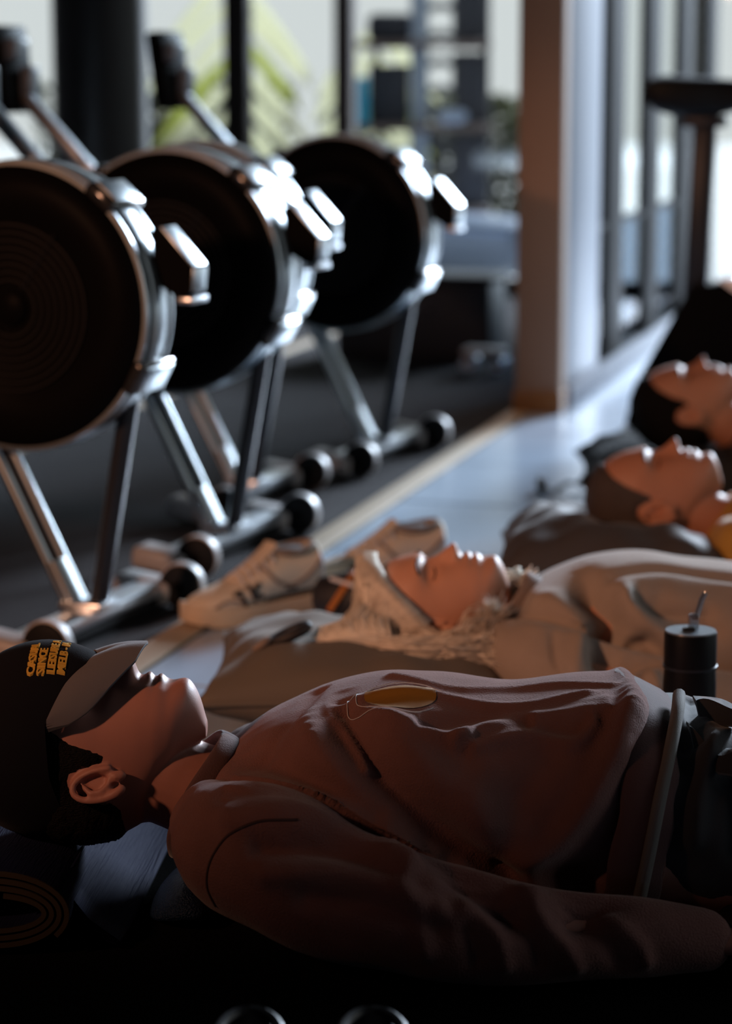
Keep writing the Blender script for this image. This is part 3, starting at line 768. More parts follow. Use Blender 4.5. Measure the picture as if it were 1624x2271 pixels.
# brim
inner, outer, uin, uout = [], [], [], []
rows_b = []
NB, NR = 41, 9
for j in range(NB):
    t = -1+2*j/(NB-1); phi = t*R(68)
    pe = edge_p(phi); th = math.asin((CP-pe)/AP); rr = math.cos(th)
    A = np.array((pe, AL*rr*math.sin(phi), CQ+AQ*rr*math.cos(phi)))
    Lb = .060*max(0, 1-abs(t)**3)**.5
    D = np.array((.95, .06*t, .26-.1*abs(t)))
    D /= np.linalg.norm(D)
    rows_b.append([A+D*(Lb*i/(NR-1))+np.array((0, 0, .004*math.sin(math.pi*i/(NR-1))-.030*min(1, abs(t)*1.2)**1.6*i/(NR-1)*(1-.6*abs(t)))) for i in range(NR)])
def brim_mesh(off, th):
    mb = MB(); up = [[tuple(p+np.array((-.3*0, 0, off))) for p in r_] for r_ in rows_b]
    lo = [[tuple(p+np.array((0, 0, off-th))) for p in r_] for r_ in rows_b]
    mb.grid([u+list(reversed(l)) for u, l in zip(up, lo)])
    return capxf(mb)
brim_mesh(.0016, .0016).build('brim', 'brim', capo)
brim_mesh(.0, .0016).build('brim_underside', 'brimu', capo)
# embroidery
for k, (txt, dp, s0) in enumerate((('CASUAL', -.083, -.056), ('SINCE', -.0715, -.056), ('LEISURE A', -.060, -.054), ('MELB - IA', -.0485, -.053))):
    cu = bpy.data.curves.new('t', 'FONT'); cu.body = txt; cu.size = .0128; cu.offset = .00035; cu.resolution_u = 2; cu.space_character = 1.05
    to = bpy.data.objects.new('t', cu); COL.objects.link(to); bpy.context.view_layer.update()
    tm_ = bpy.data.meshes.new_from_object(to.evaluated_get(bpy.context.evaluated_depsgraph_get()))
    bm = bmesh.new(); bm.from_mesh(tm_)
    bmesh.ops.subdivide_edges(bm, edges=[e for e in bm.edges if e.calc_length() > .004], cuts=2)
    bmesh.ops.triangulate(bm, faces=bm.faces)
    ex = bmesh.ops.extrude_face_region(bm, geom=bm.faces[:]); top_v = {v for v in ex['geom'] if isinstance(v, bmesh.types.BMVert)}
    V = []
    for v in bm.verts:
        lat, p = s0+v.co.x*.93, dp-v.co.y
        V.append((p, lat, cap_pt(p, lat)*1.0+(.0016 if v in top_v else -.0015)))
    V = xform_head(V, R(2), 0, .192)
    bm.verts.index_update()
    MB().add(V, [[v.index for v in f.verts] for f in bm.faces]).build('embroidered_text', 'thread', capo, smooth=False)
    bm.free(); bpy.data.objects.remove(to)

# --- woman with blonde hair
rowsw = [(.085, .055, .05, .135), (.10, .09, .04, .155), (.121, .128, .03, .178), (.156, .152, .018, .204), (.212, .164, .012, .234), (.261, .167, .012, .245), (.31, .166, .012, .246), (.366, .162, .012, .239), (.453, .158, .012, .231), (.55, .16, .012, .222), (.62, .165, .012, .215)]
armw = [(.115, .11, .118, .050), (.14, .145, .112, .062), (.18, .175, .102, .066), (.25, .20, .088, .062), (.36, .222, .072, .055), (.46, .215, .064, .048), (.56, .18, .10, .042), (.60, .15, .16, .036)]
wom, wom_top, wom_tr = make_person((.117, 3.72, 0), R(-3), dict(
    head=.965, browmat='greyhair', ez=.150, tilt=R(0), roll=R(6), skin='skin2', rows=rowsw, arm=armw, nose=.95, lip=1.1, k=.9, hand=.9, neck_z=.10, mouth=.001,
    hands=[(.63, -.13, .19), (.63, .13, .19)], topname='sweatshirt', topmat='tansweat', cloth_vox=.0055, wrinkle=.0013, wscale=22,
    side=[([(.15, .19), (.19, .185), (.215, .16), (.205, .12)], .014, .020), ([(.22, .215), (.245, .195), (.255, .170), (.245, .145)], -.034, .022), ([(.24, .140), (.27, .130), (.31, .14)], -.022, .015),
          ([(.28, .205), (.30, .18), (.335, .155), (.38, .14)], .016, .016), ([(.30, .205), (.34, .19), (.40, .185)], -.012, .012), ([(.255, .11), (.265, .13), (.275, .105)], .010, .010), ([(.29, .12), (.305, .13), (.32, .105)], .010, .010), ([(.33, .20), (.37, .17), (.41, .16)], -.010, .018), ([(.20, .10), (.175, .13), (.17, .16)], -.005, .006)],
    topf=[([(.26, -.09), (.34, -.06), (.45, -.07)], -.008, .014)],
    collar=[(.150, 0, .203), (.140, -.036, .190), (.115, -.064, .155), (.092, -.068, .115), (.082, -.045, .085), (.078, 0, .072), (.082, .045, .085), (.092, .068, .115), (.115, .064, .155), (.140, .036, .190)],
    collar_w=(.020, .007), collarmat='tancollar'))
tag(wom, 'person with long platinum blonde hair and oatmeal sweatshirt lying on a khaki pillow', 'person')
hqw = np.array([-.12, -.1, -.05, -.02, .0, .02, .035, .05, .07, .09, .13]); hpw = np.array([.07, .07, .07, .06, .04, -.01, -.05, -.068, -.085, -.094, -.11])
hs = hair_shell(wom, 'hair', 'blonde', hqw, hpw, .0022, .965, 0, R(6), .150, .001)
st = MB(); rnd = random.Random(11); tone = []
for i in range(1500):
    a = rnd.random(); b = rnd.random(); k = rnd.random()
    g3 = lambda s: rnd.gauss(0, s)
    root_ = cr([(-.100, .03, .086), (-.099, 0, .088), (-.092, -.035, .078), (-.070, -.064, .054), (-.040, -.078, .028), (-.012, -.082, .0)], 60)[int(a*59)]
    s0 = np.array((root_[0]-.012*b, root_[1]-.004, root_[2]+.150+.004))
    lock = math.sin(23*a+9*k)*.5+.5
    if b < .66:     # fan out behind the crown, then sweep along the pillow to the shoulder
        pts = [s0, s0+np.array((-.016-.012*k, -.012, -.006)), (-.112-.022*k+.035*a+g3(.004), -.052-.030*k-.010*lock, .186-.030*k-.025*a+.008*lock), (-.128-.068*k+.05*a+g3(.006), -.100-.018*k-.014*lock, .150-.018*k+.012*lock), (-.095-.03*k+.03*a, -.128-.012*k, .132+g3(.004)), (-.03+g3(.014), -.138+g3(.010), .128+g3(.006)), (.035+g3(.014), -.140+g3(.012), .124+g3(.008)), (.080+g3(.018), -.132+g3(.014), .122+g3(.012)), (.108+g3(.022), -.120+g3(.018), .112+g3(.018))]
        tn = (.6+.4*lock)*rnd.uniform(.85, 1)  # light and shade of the locks painted in as strand tone
    else:           # down beside the cheek, curling at the neck
        pts = [s0, s0+np.array((-.008, -.012, -.03)), (-.055+.05*a+g3(.006), -.097, .145), (-.018+g3(.012), -.112+g3(.004), .132+g3(.005)), (.030+g3(.012), -.112+g3(.008), .132+g3(.008)), (.066+g3(.014), -.102+g3(.010), .146+g3(.012)), (.082+g3(.014), -.094+g3(.010), .168+g3(.014))]
        tn = rnd.choice((.05, .15, .3, .6, .9))  # dark tones mixed in to paint the shade beside the cheek
    c_ = cr([tuple(map(float, q)) for q in pts], 18)
    n0 = len(st.v); st.tube(c_, np.concatenate([np.full(15, .0012), [.001, .0007, .0003]]), 4); tone += [tn]*(len(st.v)-n0)
for i in range(140):   # loose locks on the far side of the neck
    g3 = lambda s: rnd.gauss(0, s)
    pts = [(.02+g3(.02), .075, .15), (.06+g3(.01), .07+g3(.01), .17+g3(.01)), (.105+g3(.012), .045+g3(.015), .185+g3(.01)), (.13+g3(.01), .03+g3(.015), .20+g3(.008))]
    n0 = len(st.v); st.tube(cr(pts, 10), .0014, 4); tone += [1]*(len(st.v)-n0)
so = st.build('strand', 'strand', hs, smooth='all')
at_ = so.data.attributes.new('tone', 'FLOAT', 'POINT'); at_.data.foreach_set('value', tone)
nt_ = M['strand'].node_tree
go_ = next(q_ for q_ in nt_.nodes if q_.bl_idname == 'ShaderNodeOutputMaterial'); ms_ = go_.inputs[0].links[0].from_node
gl_ = nt_.nodes.new('ShaderNodeBsdfGlossy'); gl_.inputs['Roughness'].default_value = .38; gl_.inputs[0].default_value = (.95, .9, .82, 1)
m2_ = nt_.nodes.new('ShaderNodeMixShader'); m2_.inputs[0].default_value = .16
nt_.links.new(ms_.outputs[0], m2_.inputs[1]); nt_.links.new(gl_.outputs[0], m2_.inputs[2]); nt_.links.new(m2_.outputs[0], go_.inputs[0])
nt_ = M['strand'].node_tree; an = nt_.nodes.new('ShaderNodeAttribute'); an.attribute_name = 'tone'
mx_ = nt_.nodes.new('ShaderNodeMix'); mx_.data_type = 'RGBA'; mx_.inputs[6].default_value = (.45, .34, .24, 1); mx_.inputs[7].default_value = (.97, .93, .84, 1)
nt_.links.new(an.outputs['Fac'], mx_.inputs[0]); [nt_.links.new(mx_.outputs[2], q_.inputs[0]) for q_ in nt_.nodes if q_.bl_idname in ('ShaderNodeBsdfDiffuse', 'ShaderNodeBsdfTranslucent')]; so['kind'] = 'stuff'; so['label'] = 'long loose blonde strands'

# --- third and fourth people
hq3 = np.array([-.12, -.1, -.06, -.045, -.035, -.022, -.012, .002, .012, .022, .034, .046, .06, .08, .1, .13])
hp3 = np.array([.045, .045, .04, .035, .02, -.035, -.038, -.036, -.012, -.02, -.06, -.085, -.10, -.108, -.112, -.12])
m3, _, _ = make_person((.548, 4.47, 0), R(-4), dict(head=1., ez=.198, tilt=R(3), skin='skin3', rows=rows1, arm=arm1, vox=.0032, cloth_vox=.009, neck_z=.13,
    hands=[(.70, -.225, .052), (.70, .225, .052)], topname='shirt', topmat='ochre', wrinkle=.003,
    collar=[(.142, 0, .207), (.132, -.040, .196), (.108, -.072, .168), (.082, -.080, .128), (.066, -.055, .092), (.060, 0, .078), (.066, .055, .092), (.082, .080, .128), (.108, .072, .168), (.132, .040, .196)], collar_w=(.011, .006), collarmat='ochre'))
tag(m3, 'person with short grey brown hair and ochre shirt lying on a charcoal pillow', 'person')
hair_shell(m3, 'hair', 'greyhair', hq3, hp3, .006, 1., R(3), 0, .198, .001)
m4, _, _ = make_person((.755, 5.60, 0), R(-4), dict(head=1., ez=.223, tilt=R(2), skin='skin3', rows=rows1, arm=arm1, vox=.004, cloth_vox=.01, neck_z=.14,
    hands=[(.70, -.225, .052), (.70, .225, .052)], topname='shirt', topmat='darkshirt', wrinkle=.003))
tag(m4, 'person with dark hair at the right edge, farthest away, head on a black cushion', 'person')
hair_shell(m4, 'hair', 'brownhair', hq3, hp3+.006, .010, 1., R(2), 0, .223, .001)

# ------------------------------------------------------------------ pillows, mats
def pillow(name, loc, rz, hx, hy, hz, m, label, cat, pinch=.16, wr=.004, sag=None, seed=1):
    r = empty(name, loc, rz, label, cat)
    rs = np.random.RandomState(seed); ph = rs.rand(6)*6
    NX, NY = 44, 44; V, F = [], []
    for side in (1, -1):
        for i in range(NX):
            for j in range(NY):
                a, b = -1+2*i/(NX-1), -1+2*j/(NY-1)
                ex = (1-pinch*(b*b)*.55*(1-abs(a)**6)*0-.0)
                x = hx*a*(1-pinch*.5*(1-b*b)*(abs(a)**3)); y = hy*b*(1-pinch*.5*(1-a*a)*(abs(b)**3))
                h = (max(0, 1-abs(a)**2.6)*max(0, 1-abs(b)**2.6))**.46
                z = hz*h*side
                z += side*wr*h*(math.sin(9*a+5*b+ph[0])+math.sin(13*b-6*a+ph[1])+.7*math.sin(21*a+ph[2]+8*b*a))*(.4+.6*max(abs(a), abs(b)))
                if side > 0 and sag:
                    for (sx, sy, sr, sd) in sag: z -= sd*math.exp(-((x-sx)**2+(y-sy)**2)/sr**2)
                if side < 0: z = max(z, -hz*.92)
                V.append((x, y, z+hz*.92))
    for s in range(2):
        o = s*NX*NY
        for i in range(NX-1):
            for j in range(NY-1):
                q = (o+i*NY+j, o+(i+1)*NY+j, o+(i+1)*NY+j+1, o+i*NY+j+1); F.append(q if s == 0 else q[::-1])
    mb = MB().add(V, F); me = mb.mesh(name, 'all')
    bm = bmesh.new(); bm.from_mesh(me); bmesh.ops.remove_doubles(bm, verts=bm.verts, dist=.0008); bmesh.ops.recalc_face_normals(bm, faces=bm.faces); bm.to_mesh(me); bm.free()
    link('pillowcase', me, m, r)
    ed = []
    for t in np.linspace(0, 4, 121):
        k = int(t) % 4; f = (t-int(t))*2-1
        a, b = [(f, -1), (1, f), (-f, 1), (-1, -f)][k]
        ed.append((hx*a*(1-pinch*.5*(1-b*b)*(abs(a)**3)), hy*b*(1-pinch*.5*(1-a*a)*(abs(b)**3)), hz*.92))
    MB().tube(ed, .0035, 6).build('seam_piping', m, r)
    return r
pillow('pillow', (-.008, 3.68, .004), R(-2), .235, .235, .072, 'pillow', 'khaki grey pillow under the blonde hair', 'pillow', sag=[(.10, .03, .11, .075)], seed=2)
pillow('pillow', (.455, 4.42, .004), R(-6), .215, .24, .105, 'pillow2', 'charcoal satin pillow under the person in ochre', 'pillow', wr=.006, sag=[(.06, .05, .12, .09)], seed=4)
pillow('cushion', (.79, 5.60, .004), R(-4), .30, .24, .085, 'pillow3', 'black fleece cushion under the farthest head', 'cushion', wr=.006, sag=[(-.06, .0, .12, .06)], seed=6)

ym = tag(MB().box((.55, 2.62, .004), (2.5, .78, .008), .003).build('exercise_mat', 'mat_black', smooth=False), 'thin black exercise mat under the person with the cap', 'mat')
# rolled blue mat under the head: flattened spiral
roll = empty('rolled_mat', (-.415, 2.74, .010), R(-4), 'blue ribbed yoga mat rolled up under the capped head', 'yoga mat')
sp_o, th = [], .0055
NT = 3.3
for t in np.linspace(0, NT*2*math.pi, 150):
    a, b = .098-.0085*t/(2*math.pi), .050-.0085*t/(2*math.pi)
    x, z = a*math.cos(t-.6), b*math.sin(t-.6)
    sp_o.append((math.copysign(abs(x/a)**.85*a, x), z+.051))
sp = np.array(sp_o); tg = np.gradient(sp, axis=0); tg /= np.linalg.norm(tg, axis=1)[:, None]; nr = np.stack([-tg[:, 1], tg[:, 0]], 1)
inn = sp+nr*th
y0, y1 = -.155, .42
def strip(y):
    return [(p[0], y, p[1]) for p in sp]+[(p[0], y, p[1]) for p in inn[::-1]]
sag = lambda q: (q[0], q[1], q[2]*(1-.10*math.exp(-((q[1]+.0)/.07)**2)*(1 if q[2] > .06 else 0)))
MB().grid([[sag(q) for q in strip(y)] for y in np.linspace(y0, y1, 30)], True, False).build('sheet', 'mat_blue', roll, smooth='all')
tl = cr([(.082, .070), (.096, .052), (.112, .028), (.13, .010), (.150, .003)], 14)
MB().grid([[(x, y, z+.005) for x, z in tl]+[(x, y, z) for x, z in tl[::-1]] for y in np.linspace(y0+.03, y1, 12)]).build('loose_end', 'mat_blue', roll, smooth='all')
for y, n_ in ((y0, 'roll_end'), (y1, 'roll_end')):
    e = MB(); e.grid([[(p[0], y-.001 if y < 0 else y+.001, p[1]), (q[0], y-.001 if y < 0 else y+.001, q[1]), (q[0], y+.002 if y < 0 else y-.002, q[1]), (p[0], y+.002 if y < 0 else y-.002, p[1])] for p, q in zip(sp, inn)], True, True)
    e.build(n_, 'mat_edge', roll, smooth=False)
mp = MB().grid([sect(x, hw, .009, zt, 24, .95, yc=2.74) for x, hw, zt in cr([(-.252, .03, .016), (-.243, .06, .030), (-.225, .08, .048), (-.205, .085, .054), (-.185, .075, .042), (-.172, .04, .020)], 18)])
tag(mp.build('mesh_pouch', 'mesh_blue', smooth='all'), 'blue sparkly mesh pouch between the rolled mat and the shoulder', 'pouch')

# ------------------------------------------------------------------ bottle
bt = empty('drink_bottle', (.432, 3.16, 0), R(8), 'tall black metal drink bottle with a clear sipper, beside the oatmeal sweatshirt', 'bottle')
MB().lathe([(.001, .0), (.030, .0), (.0345, .004), (.0355, .02), (.0355, .178), (.0345, .196), (.0335, .206)], 'Z', n=48).build('body', 'bottle', bt)
ldo = MB().lathe([(.0335, .202), (.0352, .204), (.0352, .246), (.0345, .2485), (.032, .249), (.001, .249)], 'Z', n=48).build('lid', 'bottle', bt)
MB().lathe([(.001, .2505), (.0335, .2505), (.0343, .2490), (.0343, .2480)], 'Z', n=48).build('lid_top', 'lid', ldo)
MB().lathe([(.0338, .199), (.0364, .200), (.0364, .2035), (.0338, .2045)], 'Z', n=48, close=True).build('neck_ring', 'darksteel', bt)
MB().box((.004, .002, .261), (.014, .012, .022), .003).build('sipper', 'clear', bt)
MB().box((-.004, -.004, .252), (.016, .012, .006), .002).build('hinge', 'gloss', ldo)
MB().tube([(.009, .004, .268), (.015, .004, .290), (.020, .004, .300)], [.0042, .004, .0038], 12).build('straw', 'clear', bt)

# ------------------------------------------------------------------ shoes
def sneaker(name, loc, rz, mats, label, group=None, marks=True, rx=0):
    up_m, side_m, sole_m, dark_m = mats
    r = empty(name, loc, rz, label, 'shoe', group); r.rotation_euler = (rx, 0, rz)
    secs = [(-.002, .020, .022, .042), (.012, .034, .020, .054), (.04, .045, .020, .064), (.08, .049, .022, .074), (.12, .047, .024, .090), (.155, .043, .026, .108), (.185, .039, .028, .117), (.22, .036, .030, .116), (.255, .035, .032, .124), (.272, .031, .034, .132), (.282, .020, .036, .124)]
    up = MB().grid([sect(x, hw, zb, zt, 28, .9) for x, hw, zb, zt in cr(secs, 30)]).mesh('upper', 'all')
    t = bvh(up); uo = link('upper', up, up_m, r)
    so = MB(); ss = [(-.010, .020), (.005, .036), (.04, .050), (.09, .053), (.15, .046), (.21, .042), (.26, .041), (.288, .034), (.298, .020)]
    rings = []
    for i, (x, hw) in enumerate(cr(ss, 30)):
        lift = .014*max(0, (.05-x)/.06)**1.6+.004*max(0, (x-.25)/.05)
        rings.append([(x, -hw, lift+.004), (x, -hw*.92, lift), (x, hw*.92, lift), (x, hw, lift+.004), (x, hw*1.02, lift+.030), (x, hw*.95, lift+.036), (x, -hw*.95, lift+.036), (x, -hw*1.02, lift+.030)])
    s_ = so.grid(rings).build('sole', sole_m, r)
    for x in (.02, .07, .12, .2, .25): MB().box((x, -.0+0, .003+.010*max(0, (.05-x)/.05)), (.026, .078, .007), .002).build('tread_block', dark_m, s_)
    # heel counter, toe cap, stripe pieces follow the upper
    def strip_on(ptsxz, rad, name_, m_, flat=None):
        for sgn in (-1, 1):
            pl = []
            for x, z in cr(ptsxz, 16):
                h = t.ray_cast(Vector((x, sgn*1, z)), Vector((0, -sgn, 0)))
                if h[0]: pl.append(tuple(h[0]))
            if len(pl) > 2: MB().tube(pl, rad, 6).build(name_, m_, uo)
    strip_on([(.285, .05), (.275, .08), (.268, .113)], .004, 'heel_tab', 'print_w' if marks else dark_m)
    strip_on([(.14, .042), (.2, .044), (.26, .046), (.284, .048)], .004, 'foxing', dark_m)
    if marks:
        for pl in ([(.075, .062), (.090, .040)], [(.083, .064), (.066, .058)], [(.098, .072), (.110, .044)], [(.104, .060), (.122, .074)], [(.104, .060), (.128, .048)], [(.185, .058), (.21, .056)]):
            strip_on([pl[0], tuple((np.array(pl[0])+np.array(pl[1]))/2), pl[1]], .0048, 'side_mark', dark_m)
        strip_on([(.02, .036), (.05, .05), (.08, .045), (.09, .035)], .003, 'toe_overlay', side_m)
        strip_on([(.14, .1), (.16, .075), (.2, .06), (.24, .075), (.27, .1)], .004, 'side_panel', side_m)
    # opening, tongue, laces
    MB().ell((.222, 0, .1155), (.045, .027, .010), 20, 8).build('lining', dark_m, r)
    op = [(.222+.049*math.cos(a), .030*math.sin(a), .119+.009*math.cos(a)*(1 if math.cos(a) > 0 else -.4)) for a in np.linspace(0, 2*math.pi, 30)]
    MB().tube(op, .0055, 8).build('ankle_collar', side_m, r)
    MB().grid([sect(x, .02, z-.004, z+.004, 12) for x, z in ((.09, .078), (.12, .094), (.15, .112), (.172, .128), (.178, .135))]).build('tongue', up_m, r)
    for k in range(5):
        x = .095+k*.017; z = .083+k*.0085
        MB().tube(cr([(x, -.032, z-.012), (x+.004, -.012, z+.004), (x+.006, .012, z+.004), (x+.002, .032, z-.012)], 10), .0026, 6).build('lace', 'print_w' if marks else dark_m, r)
    return r
sneaker('sneaker', (-.315, 4.27, 0), R(38), ('shoe', 'shoe2', 'shoesole', 'shoedark'), 'cream sneaker with dark side lettering standing left of the blonde hair', 'pair of cream sneakers')
sneaker('sneaker', (-.11, 4.54, 0), R(24), ('shoe', 'shoe2', 'shoesole', 'shoedark'), 'cream sneaker half hidden behind its lettered twin', 'pair of cream sneakers')
for i, (x, a) in enumerate(((-.106, 90), (.006, 90))):
    sneaker('shoe', (x, 1.852, 0), R(a), ('blackshoe',)*3+('shoedark',), ['left of two black shoes at the bottom edge of the photo', 'right of two black shoes at the bottom edge of the photo'][i], 'black shoes at the bottom edge', False)
sp_ = empty('strap', (.45, 5.74, 0), R(8), 'black strap with a buckle on the tiles left of the black cushion', 'strap')
MB().grid([[(x, y+w_, z), (x, y-w_, z), (x, y-w_, z-.004), (x, y+w_, z-.004)] for x, y, z, w_ in cr([(-.03, .0, .02, .012), (.0, .0, .006, .014), (.04, .005, .024, .014), (.075, .0, .010, .014), (.10, -.01, .006, .014)], 24)]).build('webbing', 'rubber', sp_)
MB().box((-.032, 0, .018), (.022, .036, .034), .005).build('buckle', 'gloss', sp_)

# dark pouch with orange bands behind the blonde head
pb = empty('pouch', (.06, 4.27, 0), R(-8), 'small black pouch with orange bands between sneaker and blonde hair', 'pouch')
rings = [[(x, y*s_, z) for (x, y, z) in [(xx, .05*math.cos(a), .055+h_*math.sin(a)*(1 if math.sin(a) > 0 else .95)) for a in np.linspace(0, 2*math.pi, 24, endpoint=False)]] for xx, h_, s_ in ((-.155, .02, .5), (-.145, .035, .8), (-.08, .05, 1), (0, .056, 1.05), (.09, .054, 1), (.15, .04, .8), (.16, .02, .5))]
MB().grid(rings).build('shell', 'shoedark', pb, smooth='all')
for x, h in ((-.11, .047), (-.06, .0545), (.02, .0575), (.075, .057)):
    lp = [(x+.03*math.sin(a), .054*math.cos(a), .055+h*math.sin(a)) for a in np.linspace(-.3, math.pi+.3, 24)]
    MB().tube(lp, .006, 6, flat=1).build('band', 'orange', pb)
MB().tube(cr([(-.12, -.03, .095), (-.05, -.055, .085), (.02, -.05, .10), (.09, -.05, .085)], 16), .004, 8).build('zip', 'print_w', pb)
MB().box((-.0, -.054, .075), (.035, .008, .014), .002).build('buckle', 'silver', pb)

ht = empty('hair_tie', (-.115, 3.60, .128), 0, 'small dark ring shaped hair tie on the left of the khaki pillow', 'hair tie')
MB().tube([(.026*math.cos(a), .018*math.sin(a), .016+.012*math.cos(a)) for a in np.linspace(0, 2*math.pi, 30)], .0085, 10).build('band', 'shoedark', ht, smooth='all')
MB().tube([(-.03, -.012, .012), (-.045, -.02, .002), (-.055, -.018, -.004)], [.007, .006, .004], 8).build('knot', 'shoe2', ht, smooth='all')

# ------------------------------------------------------------------ exercise bike on the right
bk = empty('exercise_bike', (.90, 6.55, 0), R(-15), 'black exercise bike with a broad saddle behind the farthest head', 'exercise bike')
MB().prism([(-.19, .05), (-.165, .16), (-.02, .43), (.09, .44), (.30, .28), (.36, .05)], -.05, .05).build('shroud', 'plastic', bk, smooth=False)
MB().prism([(.05, .45), (.10, .452), (.33, .28), (.37, .08), (.355, .08), (.315, .27)], -.058, .058).build('trim_edge', 'silver', bk, smooth=False)
MB().box((-.16, 0, .025), (.07, .42, .05), .012).build('rear_foot', 'darksteel', bk)
MB().box((.42, 0, .025), (.07, .42, .05), .012).build('front_foot', 'darksteel', bk)
MB().box((.13, 0, .045), (.6, .07, .04), .006).build('base_beam', 'darksteel', bk)
MB().box((-.005, 0, .62), (.062, .05, .46), .01, Matrix.Rotation(R(2), 3, 'Y')).build('seat_post', 'darksteel', bk)
sd = MB(); sd.grid([sect(x, hw, zb, zt, 24, .85) for x, hw, zb, zt in cr([(-.15, .075, .935, .965), (-.14, .105, .90, .978), (-.09, .115, .878, .984), (-.02, .09, .872, .980), (.05, .05, .88, .974), (.11, .035, .90, .968), (.14, .02, .92, .958)], 20)])
sd.build('saddle', 'rubber', bk, smooth='all')
MB().box((-.0, 0, .862), (.12, .05, .03), .006).build('saddle_clamp', 'darksteel', bk)
MB().box((.36, 0, .60), (.05, .06, .8), .01, Matrix.Rotation(R(8), 3, 'Y')).build('handlebar_post', 'darksteel', bk)
MB().tube(cr([(.40, -.24, 1.06), (.46, -.2, 1.03), (.42, 0, 1.0), (.46, .2, 1.03), (.40, .24, 1.06)], 24), .016, 10).build('handlebar', 'rubber', bk)

# ------------------------------------------------------------------ bench, crate and rack by the windows
bn = empty('patio_lounger', (.55, 12.1, -.08), R(-6), 'pale blue grey moulded lounger outside, left of the tan column', 'lounger')
MB().grid([sect(x, .30, .10+.03*x*x, z, 32, .6) for x, z in cr([(-.36, .30), (-.33, .37), (-.2, .40), (0, .395), (.18, .38), (.28, .36), (.32, .30)], 20)]).build('seat_shell', 'bench', bn, smooth='all')
MB().tube(cr([(.20, -.30, .34), (.28, -.32, .27), (.34, -.31, .17), (.33, -.30, .02)], 18), .05, 14).build('armrest', 'bench', bn, smooth='all')
MB().tube(cr([(-.36, -.30, .37), (-.1, -.315, .36), (.2, -.31, .345)], 14), .016, 10).build('front_rail', 'bench', bn, smooth='all')
for lx, ly in ((-.3, -.22), (-.3, .22), (.26, .22)): MB().box((lx, ly, .055), (.05, .05, .11), .01).build('leg', 'darksteel', bn)
ct = empty('storage_crate', (.20, 8.72, 0), RZ, 'low black storage crate in front of the padded bench', 'crate')
MB().box((0, 0, .135), (.56, .28, .27), .012).build('body', 'crate', ct)
MB().box((0, 0, .282), (.58, .30, .024), .008).build('lid', 'crate', ct)
MB().box((.02, -.146, .17), (.12, .014, .03), .005).build('handle', 'darksteel', ct)
cs = empty('caster_dolly', (.40, 8.15, 0), RZ, 'small grey caster dolly left of the tan column', 'dolly')
MB().box((0, 0, .075), (.14, .10, .02), .005).build('deck', 'greycap', cs)
for dx, dy in ((-.05, -.035), (.05, -.035), (-.05, .035), (.05, .035)):
    MB().lathe([(.001, -.012), (.024, -.012), (.029, -.006), (.029, .006), (.024, .012), (.001, .012)], 'Y', (dx, dy, .029), 20).build('wheel', 'rack', cs)
    MB().box((dx, dy, .058), (.016, .028, .018), .003).build('fork', 'darksteel', cs)

rk = empty('storage_rack', (.25, 12.75, -.08), 0, 'tall storage rack with pale steel posts and dark bins outside the window', 'rack'); rk.scale = (1.25, 1.25, 1.28)
for x, wd in ((-.275, .055), (.02, .075), (.295, .03)):
    MB().box((x, 0, 1.0), (wd, .06, 2.0), .006).build('post', 'rack' if x < .2 else 'rackdark', rk)
for z in (.30, .633, .96, 1.29, 1.62):
    MB().box((.01, .02, z), (.60, .30, .028), .004).build('shelf', 'rackshelf', rk)
for z0, z1 in ((.318, .605), (.65, .93), (.978, 1.26), (1.308, 1.59)):
    MB().box((.222, .05, (z0+z1)/2), (.125, .22, z1-z0), .01).build('bin', 'rackdark', rk)
    for k in range(3):
        z = z0+.02+(z1-z0)*(k)/2.6
        MB().tube([(.055, .0, z), (.11, .0, z+.008), (.165, .0, z)], .016, 10).build('rung', 'rackdark', rk)
MB().box((-.105, .08, .765), (.17, .2, .235), .01).build('bin', 'rackdark', rk)
MB().box((-.10, .08, 1.03), (.19, .2, .11), .03).build('bin', 'rackdark', rk)
tb = tag(MB().box((-.022, 12.60, .868), (.065, .10, .235), .008).build('storage_box', 'teal'), 'narrow teal box standing on a shelf of the storage rack', 'box')
fc = empty('folded_cushion', (.44, 12.60, .749), 0, 'pale folded cushion lying on the rack shelf right of the steel post', 'cushion')
MB().grid([[(x, .06*math.cos(a), .04+h*math.sin(a)) for a in np.linspace(0, 2*math.pi, 20, endpoint=False)] for x, h in ((-.075, .01), (-.07, .026), (-.03, .04), (.03, .038), (.07, .024), (.075, .01))]).build('cover', 'bench', fc, smooth='all')
MB().tube([(-.075, -.055, .03), (0, -.064, .038), (.075, -.055, .03)], .004, 8).build('piping', 'rack', fc)

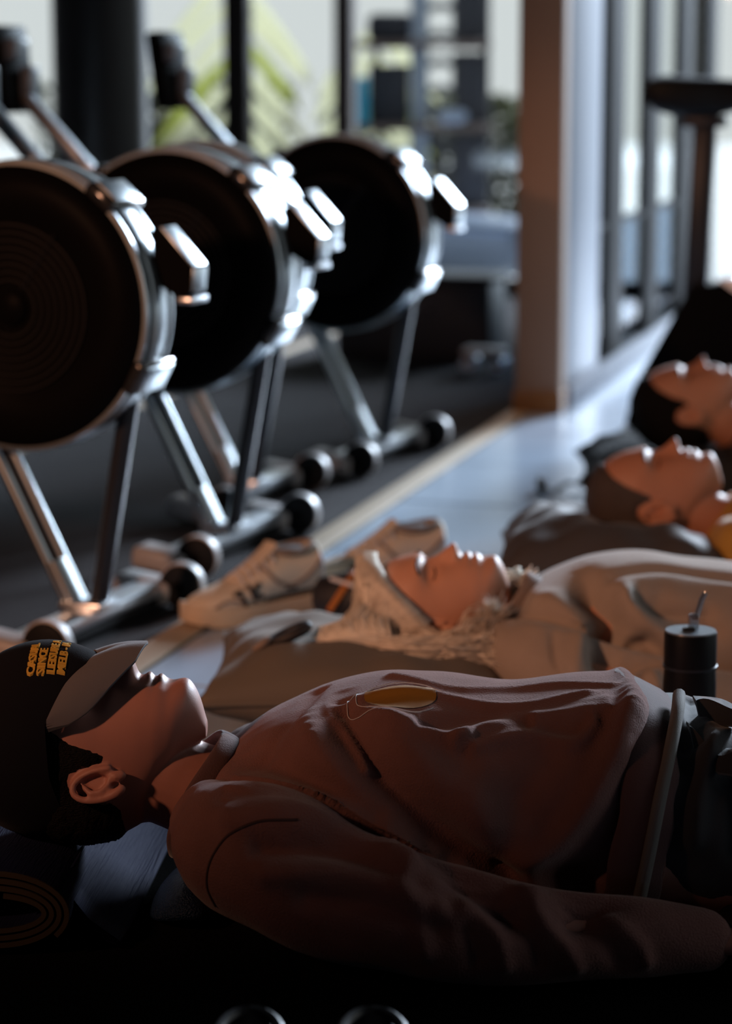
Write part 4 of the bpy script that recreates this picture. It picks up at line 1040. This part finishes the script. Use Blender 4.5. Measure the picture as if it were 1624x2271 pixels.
# ------------------------------------------------------------------ plants outside
def frond(name, base, stem_h, n, L, wd, label, pitch=45, both=True):
    r = empty(name, base, 0, label, 'plant')
    MB().tube(cr([(0, 0, 0), (.02, 0, stem_h*.5), (0, 0, stem_h)], 12), [.035]*6+[.02]*6, 10).build('stem', 'hedge', r, smooth='all')
    for k in range(n):
        for s in ((-1, 1) if both else (1,)):
            z = stem_h-.02-k*.14; rr = random.uniform(-4, 4); ll = L*random.uniform(.85, 1.1)
            a = R(pitch+rr); pts = [(s*ll*t*math.cos(a), -.05*t+.02*s, z-ll*t*math.sin(a)-.06*t*t) for t in np.linspace(0, 1, 8)]
            wds = .2*wd*np.array([.35, .8, 1, 1, .95, .8, .55, .1])
            MB().tube(pts, wds, 8, flat=5).build('leaf', 'leafg' if (2*k+s) % 5 == 0 else 'leaf', r, smooth='all')
    return r
frond('palm', (-.72, 13.2, -.08), 1.62, 8, .62, .036, 'pale drooping palm seen through the window between the dark mullion and the taupe one')
frond('palm', (.05, 13.6, -.08), 1.35, 7, .55, .040, 'pale drooping palm seen through the left bays of the storage rack')
def bush(loc, rx, ry, rz_, label, seed):
    rs = random.Random(seed); r = empty('hedge_bush', loc, 0, label, 'bush')
    mb = MB()
    for i in range(4200):
        a, b = rs.uniform(0, 2*math.pi), rs.random()
        x, y, z = rx*math.cos(a)*math.sqrt(rs.random()), ry*rs.uniform(-1, 1), rz_*b
        d = Vector((rs.gauss(0, 1), rs.gauss(0, 1), rs.gauss(.4, 1))).normalized(); e = d.cross(Vector((.3, .5, .8))).normalized(); s = rs.uniform(.03, .06)
        c = Vector((x, y, z))
        mb.add([c-d*s, c+e*s*.45, c+d*s, c-e*s*.45], [(0, 1, 2, 3)])
    o = mb.build('foliage', 'hedge', r, smooth=False); o['kind'] = 'stuff'
    MB().tube([(0, 0, 0), (0, 0, rz_*.6)], .04, 8).build('trunk', 'hedge', r)
    return r
bush((-1.15, 14.0, -.08), .75, .35, 1.05, 'grey green bush outside behind the left windows', 1)
bush((.42, 14.6, -.08), .7, .35, .95, 'grey green bush outside behind the storage rack', 2)
